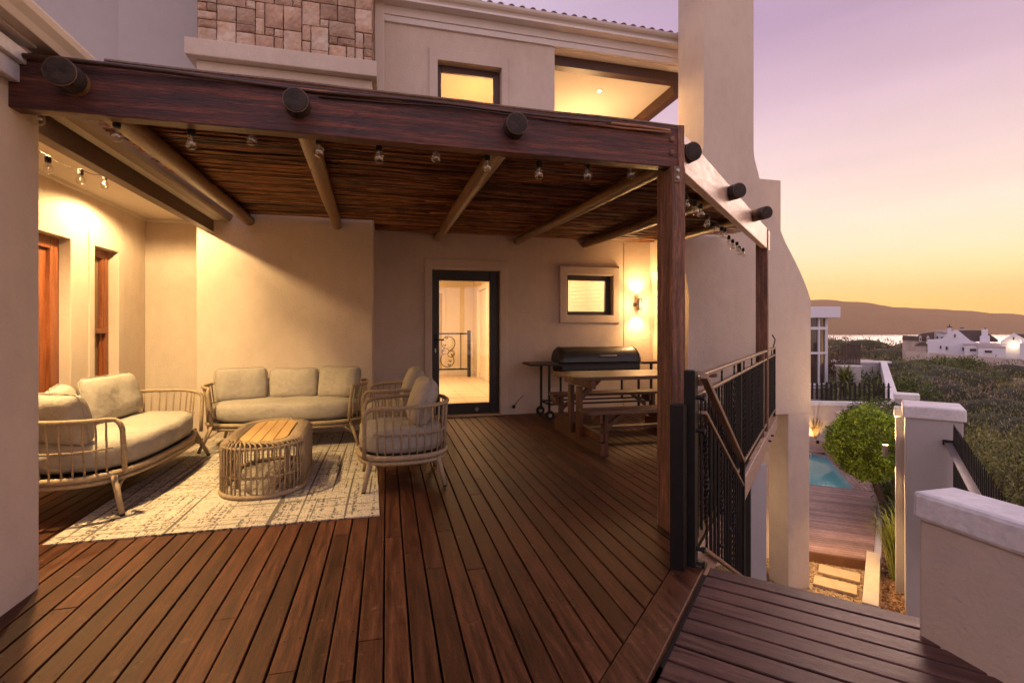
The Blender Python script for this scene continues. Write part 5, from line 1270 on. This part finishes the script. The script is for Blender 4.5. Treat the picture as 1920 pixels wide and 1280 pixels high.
for (r, t, R0, H0, cv) in domes:
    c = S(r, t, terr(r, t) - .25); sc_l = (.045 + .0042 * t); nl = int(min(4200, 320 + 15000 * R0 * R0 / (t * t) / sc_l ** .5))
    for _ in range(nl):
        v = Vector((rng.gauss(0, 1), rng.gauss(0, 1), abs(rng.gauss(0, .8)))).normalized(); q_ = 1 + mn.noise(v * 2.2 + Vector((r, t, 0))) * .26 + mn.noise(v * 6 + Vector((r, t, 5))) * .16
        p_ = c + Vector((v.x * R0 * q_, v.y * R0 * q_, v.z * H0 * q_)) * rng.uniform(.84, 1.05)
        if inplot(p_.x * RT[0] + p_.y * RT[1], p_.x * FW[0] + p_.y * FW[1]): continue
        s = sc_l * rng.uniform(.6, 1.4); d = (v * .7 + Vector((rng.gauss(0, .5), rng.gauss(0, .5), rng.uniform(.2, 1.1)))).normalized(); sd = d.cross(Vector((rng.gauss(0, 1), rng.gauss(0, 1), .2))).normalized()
        mb.add([p_, p_ + d * s * .45 + sd * s * .16, p_ + d * s, p_ + d * s * .5 - sd * s * .16], [(0, 1, 2, 3)], min(1, max(0, cv + .30 * (v.z - .55) + rng.uniform(-.13, .13))))  # leaf colour lightens towards the mound tops, painted as light from above
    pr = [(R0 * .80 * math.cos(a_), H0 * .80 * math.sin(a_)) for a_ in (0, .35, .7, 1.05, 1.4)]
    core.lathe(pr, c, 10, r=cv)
# thin ground cover between them
n_ = 0
while n_ < 6000:
    t = math.exp(rng.uniform(math.log(7), math.log(185))); k_ = rng.uniform(.50, 1.32); r = k_ * t
    if inplot(r, t): continue
    n_ += 1; p_ = S(r, t, terr(r, t)); s = (.05 + .0045 * t) * rng.uniform(.5, 1.2); d = Vector((rng.gauss(0, .6), rng.gauss(0, .6), 1)).normalized(); sd = d.cross(Vector((rng.gauss(0, 1), rng.gauss(0, 1), .2))).normalized()
    mb.add([p_, p_ + d * s * .45 + sd * s * .16, p_ + d * s, p_ + d * s * .5 - sd * s * .16], [(0, 1, 2, 3)], rng.random())
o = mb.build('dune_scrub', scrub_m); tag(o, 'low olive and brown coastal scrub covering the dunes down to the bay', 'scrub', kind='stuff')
o = core.build('dune_mounds', pmat('mound_gap_shade', (.018, .020, .009), (.04, .038, .018), scale=3, rough=1, bump=.8, bscale=9, bdist=.1), smooth=True); tag(o, 'dark cores painted as shade inside the dune scrub', 'scrub', kind='stuff')  # near-black cores paint the shade seen between scrub leaves
# bushes one can tell apart
def bush(label, c, rx, ry, rz_, n, size, mat, sd, group=None):
    root = thing('bush', label, 'bush', (c.x, c.y, c.z), group=group)
    lobes = [(Vector((random.uniform(-.6, .6) * rx, random.uniform(-.6, .6) * ry, random.uniform(0, .45) * rz_)), random.uniform(.40, .62)) for _ in range(9)]
    def pt():
        o_, k_ = random.choice(lobes); v = Vector((random.gauss(0, 1), random.gauss(0, 1), abs(random.gauss(0, 1)) - .15)).normalized(); q_ = random.random() ** .3
        return c + o_ + Vector((v.x * rx * k_ * q_, v.y * ry * k_ * q_, v.z * rz_ * k_ * 1.15 * q_)), v
    leaf_cloud('crown', mat, root, n, pt, size, up=.9, aspect=.34, rfun=lambda p_, v: min(1, max(0, .5 + mn.noise(p_ * 3) * .7 + random.uniform(-.35, .35))))
    m = MB()
    for i in range(7): m.tube([c + UP * -.2, c + Vector((random.uniform(-.5, .5) * rx, random.uniform(-.5, .5) * ry, rz_ * .5))], [.05, .015], 5)
    m.build('stems', bark, root)
    return root
scrub_near = pmat('scrub_leaf_near', (.10, .105, .035), (.18, .18, .055), scale=2, rough=.75, rnd=.55, c3=(.26, .24, .085))
bush('large green bush just beyond the spiked fence on the right', S(8.9, 9.3, -2.6), 1.5, 1.4, 2.4, 15000, .075, scrub_near, 1)
bush('second green bush to the right behind the spiked fence', S(11.6, 10.8, -2.7), 1.5, 1.3, 1.9, 9000, .085, scrub_near, 2)
bush('dark sprawling bush in the middle of the scrub', S(19.2, 27, -3.6), 3.6, 2.2, 2.5, 7000, .20, leaf_mid, 3)
bush('dark rounded bush near the white walled neighbour garden', S(26, 36, -4.1), 3.2, 2.2, 2.3, 4500, .26, leaf_mid, 4)
bush('rounded olive bush in front of the white seaside houses', S(70, 80, -6.4), 5.5, 4, 3.4, 4000, .5, leaf_mid, 5)
bush('reddish brown bush beside the neighbour slatted fence', S(19.6, 30, -2.9), 1.5, 1.2, 2.9, 3500, .19, pmat('red_leaf', (.10, .05, .03), (.17, .095, .055), scale=2, rough=.8, rnd=.5), 6)
def yucca(label, c, h, n, l, wid):
    root = thing('yucca', label, 'yucca', c); m = MB()
    for _ in range(n):
        a_ = random.uniform(0, 2 * math.pi); el = random.uniform(-.3, 1.4); ln = l * random.uniform(.7, 1.1); b = c + UP * h * random.uniform(.55, 1)
        d = Vector((math.cos(a_) * math.cos(el), math.sin(a_) * math.cos(el), math.sin(el))); sd = Vector((-math.sin(a_), math.cos(a_), 0)) * wid
        mid_ = b + d * ln * .6; tip = b + d * ln + UP * -ln * .22 * math.cos(el); m.add([b - sd * .6, b + sd * .6, mid_ + sd, mid_ - sd, tip], [(0, 1, 2, 3), (3, 2, 4)])
    m.build('leaves', yucca_m, root); MB().tube([c, c + UP * h], [.14, .09], 8).build('trunk', bark, root); return root
yucca('spiky yucca rising beside the neighbour grey wall', S(16.9, 25, -3.2), 2.0, 300, 1.05, .035)
yucca('lower yellow-green spiky plant behind the picket fence', S(17.4, 23.4, -3.1), 1.25, 260, .85, .035)
bush('dense dark shrub under the yucca beyond the picket fence', S(16.3, 23.6, -3.2), 1.1, .9, 1.7, 3500, .13, leaf_mid, 8)

# ================================================================== NEIGHBOURING HOUSES
nb = thing('bay_window_house', 'neighbouring pale house with a rounded white-framed bay window seen past the chimney', 'house', S(16, 27, -3))
NX0, NX1, NYF = 15.0, 16.9, 27.0
SF = S
def sbox(name, mat, parent, r0, t0, z0, r1, t1, z1, bevel=.02):
    m = MB(); vs = [SF(r_, t_, z_) for z_ in (z0, z1) for t_ in (t0, t1) for r_ in (r0, r1)]
    m.add(vs, [(0, 2, 3, 1), (4, 5, 7, 6), (0, 1, 5, 4), (2, 6, 7, 3), (0, 4, 6, 2), (1, 3, 7, 5)]); return m.build(name, mat, parent, bevel=bevel)
nbw = pmat('neighbour_wall', (.42, .37, .34), (.47, .41, .38), scale=1, rough=.9)
# the bay is a half round drum of windows
bc = (16.35, 28.0); br_ = 1.35
def arc(r_, a0, a1, z0, z1, th_, n_=24):
    m = MB()
    for i in range(n_):
        aa, ab = a0 + (a1 - a0) * i / n_, a0 + (a1 - a0) * (i + 1) / n_
        q = [(bc[0] + rr_ * math.cos(a_), bc[1] - rr_ * math.sin(a_)) for rr_, a_ in ((r_, aa), (r_, ab), (r_ - th_, ab), (r_ - th_, aa))]
        m.prism(q, z0, z1, f=lambda a, b_, h: tuple(S(a, b_, h)), r=.5)
    return m
arc(br_, 0, math.pi, -4.2, -1.95, .2).build('bay_base', nbw, nb); arc(br_ + .08, 0, math.pi, -1.95, -1.78, .4).build('bay_sill', coping, nb)
arc(br_ - .10, 0, math.pi, -1.78, 2.0, .04).build('bay_glass', dark_glass, nb)
for z0, z1, nm in ((-1.78, -1.68, 'frame'), (-.10, .02, 'frame'), (1.22, 1.38, 'frame'), (1.92, 2.0, 'frame')): arc(br_ - .03, 0, math.pi, z0, z1, .12).build('window_frame', white_far, nb)
for i in range(8):
    a_ = math.pi * i / 7; q = S(bc[0] + (br_ - .07) * math.cos(a_), bc[1] - (br_ - .07) * math.sin(a_)); MB().box(-.04, -.04, -1.78, .04, .04, 2.0).build('mullion', white_far, nb, local=True).location = Vector((q.x, q.y, 0)) - nb.location
sbox('flat_roof', white_far, nb, 13, 26.45, 1.86, 17.62, 31, 2.46)
sbox('house_wall', nbw, nb, 13, 27.0, -4.2, 15.2, 31, 2.0)
sbox('house_wall', nbw, nb, 15.2, 28.2, -4.2, 17.6, 31, 2.0)
gy_ = thing('grey_garden_wall', 'tall grey plastered wall right of the bay window under a slatted fence', 'garden wall', S(18, 26, -3)); 
sbox('wall_body', plaster_gray, gy_, 17.15, 25.6, -4.2, 18.1, 26.1, -.72); sbox('coping', coping, gy_, 17.1, 25.55, -.72, 18.15, 26.15, -.64)
sf = thing('slatted_fence', 'dark vertical slatted fence panel on the grey wall beside the bay window', 'fence', S(17.6, 25.8, -.6))
sbox('rail', frame_dark, sf, 17.1, 25.70, .42, 18.15, 25.76, .48); sbox('rail', frame_dark, sf, 17.1, 25.70, -.60, 18.15, 25.76, -.54)
for i in range(13): sbox('slat', pmat('fence_slat', (.07, .045, .035), (.11, .075, .06), scale=3, rough=.8), sf, 17.12 + i * .08, 25.66, -.6, 17.165 + i * .08, 25.70, .48, 0)
cw_ = thing('courtyard_wall', 'low bluish grey courtyard wall with white coping beyond the yuccas', 'garden wall', S(21, 30, -3))
sbox('wall_body', plaster_gray, cw_, 18.3, 29.4, -4.4, 22.0, 29.7, -.78); sbox('coping', coping, cw_, 18.3, 29.35, -.78, 22.6, 29.9, -.66)
m = MB()
for z0, z1, w in ((-4.6, -1.0, .0), ):
    pts = [(22.25, 29.8), (22.62, 29.8), (13.75, 17.5), (13.38, 17.5)]
    hv_ = [-.66, -.66, -1.25, -1.25]
    vs = [S(a, b_, -4.6) for a, b_ in pts] + [S(a, b_, h) for (a, b_), h in zip(pts, hv_)]
    m.add(vs, [(3, 2, 1, 0), (4, 5, 6, 7), (0, 1, 5, 4), (1, 2, 6, 5), (2, 3, 7, 6), (3, 0, 4, 7)])
m.build('boundary_wall', coping, cw_)
sbox('step_wall', plaster_gray, cw_, 17.2, 22.4, -4.0, 17.9, 22.7, -1.9)
b2 = thing('garden_bench_wall', 'small pale masonry block behind the courtyard wall', 'wall', S(24, 36, -3)); sbox('block', cream_far, b2, 23.2, 35.5, -4.2, 26.0, 36.2, -.95); 

def win(parent, r0, t_, z0, r1, z1):
    f_ = sbox('window', white_far, parent, r0 - .12, t_ - .10, z0 - .12, r1 + .12, t_ - .001, z1 + .12, 0); sbox('pane', dark_glass, f_, r0, t_ - .14, z0, r1, t_ - .101, z1, 0); return f_
def gable(parent, r0, r1, t0, t1, zb, ze, zr_, wallm, roofm, axis='t', ov=.3):
    """house body with a pitched roof; ridge along t (gable faces the viewer) or along r"""
    if axis == 't':
        mid_ = (r0 + r1) / 2; MB().prism([(r0, zb), (r1, zb), (r1, ze), (mid_, zr_), (r0, ze)], t0, t1, f=lambda a, b_, h: tuple(S(a, h, b_))).build('wall', wallm, parent)
        MB().prism([(r0 - .2, ze - .05), (mid_, zr_ + .05), (r1 + .2, ze - .05), (r1 + .2, ze + .15), (mid_, zr_ + .28), (r0 - .2, ze + .15)], t0 + ov, t1 + .2, f=lambda a, b_, h: tuple(S(a, h, b_))).build('roof', roofm, parent)
    else:
        mid_ = (t0 + t1) / 2; MB().prism([(t0, zb), (t1, zb), (t1, ze), (mid_, zr_), (t0, ze)], r0, r1, f=lambda a, b_, h: tuple(S(h, a, b_))).build('wall', wallm, parent)
        MB().prism([(t0 - .3, ze - .1), (mid_, zr_ + .05), (t1 + .3, ze - .1), (t1 + .3, ze + .15), (mid_, zr_ + .3), (t0 - .3, ze + .15)], r0 + .15, r1 - .15, f=lambda a, b_, h: tuple(S(h, a, b_))).build('roof', roofm, parent)
def chim(parent, r0, r1, t0, z0, z1, m_=None, pot=True):
    c_ = sbox('chimney', m_ or white_far, parent, r0, t0, z0, r1, t0 + 1.1, z1, 0)
    if pot: sbox('cowl', roof_far, c_, r0 - .12, t0 - .1, z1, r1 + .12, t0 + 1.2, z1 + .22, 0); sbox('cowl_top', roof_far, c_, r0 + .25, t0 + .25, z1 + .22, r1 - .25, t0 + .8, z1 + .6, 0)
HB = -7.6; TT = 92.0
def frame(rc, T_):
    """local plan of a far house: fronts turned square to the dune path"""
    c = S(rc, T_); d = c.normalized(); u = Vector((d.y, -d.x, 0)); cf = T_ / c.length
    def f(r_, t_, z_=0.0): q = c + u * (r_ - rc) * cf + d * (t_ - T_); return Vector((q.x, q.y, z_))
    return f
SF = frame(82.0, TT)
h1 = thing('white_gabled_house', 'large white gabled seaside house with tall chimney at its left shoulder', 'house', S(82.55, TT, HB))
MB().prism([(77.38, HB), (86.53, HB), (86.53, -1.07), (85.44, -0.77), (83.15, 1.17), (82.55, 1.22), (81.86, 0.72), (80.76, 0.03), (80.36, -0.37), (79.77, -0.67), (77.38, -0.72)], TT, TT + 6, f=lambda a, b_, h: tuple(SF(a, h, b_))).build('wall', white_far, h1)
MB().prism([(83.15, 1.12), (87.82, 1.12), (90.31, -0.57), (90.31, -0.97), (85.34, -0.97)], TT + 1, TT + 9, f=lambda a, b_, h: tuple(SF(a, h, b_))).build('roof', roof_far, h1)
chim(h1, 81.21, 81.95, TT + .5, -0.17, 1.62); chim(h1, 83.74, 84.24, TT + 5, 0.52, 1.42)
sbox('chimney', white_far, h1, 87.13, TT - .6, -1.17, 88.82, TT + 2, 0.13, 0); sbox('chimney', white_far, h1, 87.42, TT - .5, 0.13, 88.52, TT + 2, 1.32, 0)
sbox('cowl', roof_far, h1, 87.92, TT, 1.32, 88.22, TT + 1, 1.57, 0)
sbox('lean_to', white_far, h1, 84.34, TT - 3, HB, 91.3, TT + 5, -1.37, 0)
MB().prism([(84.14, -1.22), (91.5, -1.22), (91.5, -1.42), (84.14, -1.42)], TT - 3.3, TT + 5, f=lambda a, b_, h: tuple(SF(a, h, b_))).build('lean_to_roof', metal_roof, h1)
sbox('side_roof', metal_roof, h1, 86.53, TT - 5, -1.76, 91.2, TT - 2.9, -1.62, 0); sbox('side_wing', white_far, h1, 86.63, TT - 4.8, HB, 91.2, TT - 2.9, -1.76, 0)
for a, b_, c_, d_ in ((79.77, 80.06, -2.36, -1.76), (80.86, 81.26, -2.56, -1.91), (83.94, 84.24, -2.66, -2.06)): win(h1, a, TT, c_, b_, d_)
win(h1, 82.45, TT, -0.17, 82.75, 0.42); win(h1, 85.24, TT - 3, -2.61, 86.33, -2.16); win(h1, 87.72, TT - 4.8, -2.76, 88.92, -2.36)
SF = frame(86.0, 84.0)
h2 = thing('white_gable_end_house', 'white gable-ended house at the right edge with a lit lamp on its wall', 'house', S(93.49, TT - 8, HB))
T2 = 84.0
MB().prism([(83.18, HB), (86.45, HB), (86.45, -0.23), (88.09, HB + 4), (93.54, HB + 3.5), (93.54, -1.69), (87.9, -0.96), (85.45, 0.68), (83.18, -0.78)], T2, T2 + 9, f=lambda a, b_, h: tuple(SF(a, h, b_))).build('wall', white_far, h2)
MB().prism([(85.82, 0.49), (93.54, 0.49), (93.54, -0.78), (88.09, -0.87)], T2 + 1.5, T2 + 9, f=lambda a, b_, h: tuple(SF(a, h, b_))).build('roof', roof_far, h2)
sbox('side_wing', white_far, h2, 86.45, T2 - 1.5, HB, 93.54, T2 - .01, -1.05, 0)
win(h2, 85.27, T2, -0.51, 85.54, -0.05)
MB().lathe([(0, -.12), (.13, 0), (0, .12)], SF(85.41, T2 - .35, -1.41), 10).build('wall_light', lit, h2)
q = SF(85.41, T2 - .8, -1.41); lamp('far_wall_light', 'POINT', q, 30, (1, .74, .36), .1)
SF = frame(90.0, 104.0)
h3 = thing('white_block_house', 'small white cubic house with pale mono-pitch roof behind the gabled house', 'house', S(79.57, TT + 8, HB))
T3 = 104.0
sbox('wall', white_far, h3, 89.05, T3, HB, 91.74, T3 + 6, 0.66, 0)
MB().prism([(88.82, 1.22), (91.74, 1.22), (91.74, 0.55), (91.18, 0.55), (88.82, 1.13)], T3 - .5, T3 + 6, f=lambda a, b_, h: tuple(SF(a, h, b_))).build('roof', metal_roof, h3)
win(h3, 89.5, T3, -0.69, 89.83, -0.13); win(h3, 90.51, T3, -0.69, 90.85, -0.19)
SF = frame(86.0, 104.0)
h4 = thing('thatched_dormer_house', 'cream house with dark steep roof and two dormers among the seaside houses', 'house', S(86.01, T3, HB))
sbox('wall', cream_far, h4, 84.21, T3 - 3, HB, 87.36, T3 + 4, -0.92, 0)
MB().prism([(84.1, -1.03), (86.24, 0.43), (87.14, 0.55), (88.93, 0.77), (88.93, -1.03)], T3 - 3.2, T3 + 4, f=lambda a, b_, h: tuple(SF(a, h, b_))).build('roof', roof_far, h4)
for q0 in (85.79, 87.36):
    d_ = MB().prism([(q0, -1.37), (q0 + 0.56, -1.37), (q0 + 0.56, -0.24), (q0 + 0.28, 0.1), (q0, -0.24)], T3 - 4, T3 - 3.1, f=lambda a, b_, h: tuple(SF(a, h, b_))).build('dormer', cream_far, h4)
    sbox('pane', dark_glass, d_, q0 + 0.19, T3 - 4.05, -1.03, q0 + 0.40, T3 - 4.01, -0.47, 0)
sbox('front_wing', cream_far, h4, 85.0, T3 - 6, HB, 87.25, T3 - 3.1, -1.93, 0); MB().prism([(84.89, -1.93), (86.12, -1.25), (87.36, -1.48), (87.36, -1.93)], T3 - 6.3, T3 - 3.3, f=lambda a, b_, h: tuple(SF(a, h, b_))).build('wing_roof', roof_far, h4)
SF = frame(83.0, 104.0)
h5 = thing('low_roofed_house', 'low brown-roofed house nearest the water at the left end of the row', 'house', S(83.2, T3 + 6, HB))
sbox('wall', cream_far, h5, 82.3, T3 + .3, HB, 85.0, T3 + 7, -0.8, 0); MB().prism([(82.19, -0.92), (82.36, -0.02), (85.22, -0.13), (85.22, -0.92)], T3, T3 + 7, f=lambda a, b_, h: tuple(SF(a, h, b_))).build('roof', roof_far, h5)
fw_ = thing('plot_wall', 'long low pale plot wall in front of the white seaside houses', 'wall', S(85, 90, HB))
wq = [S(80, 100), S(79.0, 76)]
m = MB(); w0, w1 = wq; nd = (w1 - w0).normalized(); nd = Vector((nd.y, -nd.x, 0)) * .2
m.add([w0 - nd + UP * -9, w0 + nd + UP * -9, w1 + nd + UP * -9, w1 - nd + UP * -9, w0 - nd + UP * -3.1, w0 + nd + UP * -3.1, w1 + nd + UP * -3.35, w1 - nd + UP * -3.35], [(3, 2, 1, 0), (4, 5, 6, 7), (0, 1, 5, 4), (1, 2, 6, 5), (2, 3, 7, 6), (3, 0, 4, 7)])
m.build('wall_body', cream_far, fw_)

# ================================================================== AIR over the bay: one even box of haze
hzb = MB(); a0_, a1_, b0_, b1_, z0_, z1_ = -4600, 6500, -400, 2900, -26, 260
vs = [S(r_, t_, z_) for z_ in (z0_, z1_) for t_ in (b0_, b1_) for r_ in (a0_, a1_)]
hzb.add(vs, [(0, 2, 3, 1), (4, 5, 7, 6), (0, 1, 5, 4), (2, 6, 7, 3), (0, 4, 6, 2), (1, 3, 7, 5)])
hm = bpy.data.materials.new('haze_air'); hm.use_nodes = True; t_ = hm.node_tree; t_.nodes.clear()
pv = N(t_, 'ShaderNodeVolumePrincipled'); pv.inputs['Density'].default_value = .00030; pv.inputs['Color'].default_value = (1, .70, .48, 1); pv.inputs['Anisotropy'].default_value = .3
oo = N(t_, 'ShaderNodeOutputMaterial'); t_.links.new(pv.outputs[0], oo.inputs['Volume'])
ho = hzb.build('haze', hm); ho['kind'] = 'stuff'; ho['label'] = 'pale evening haze over the bay'; ho['category'] = 'haze'
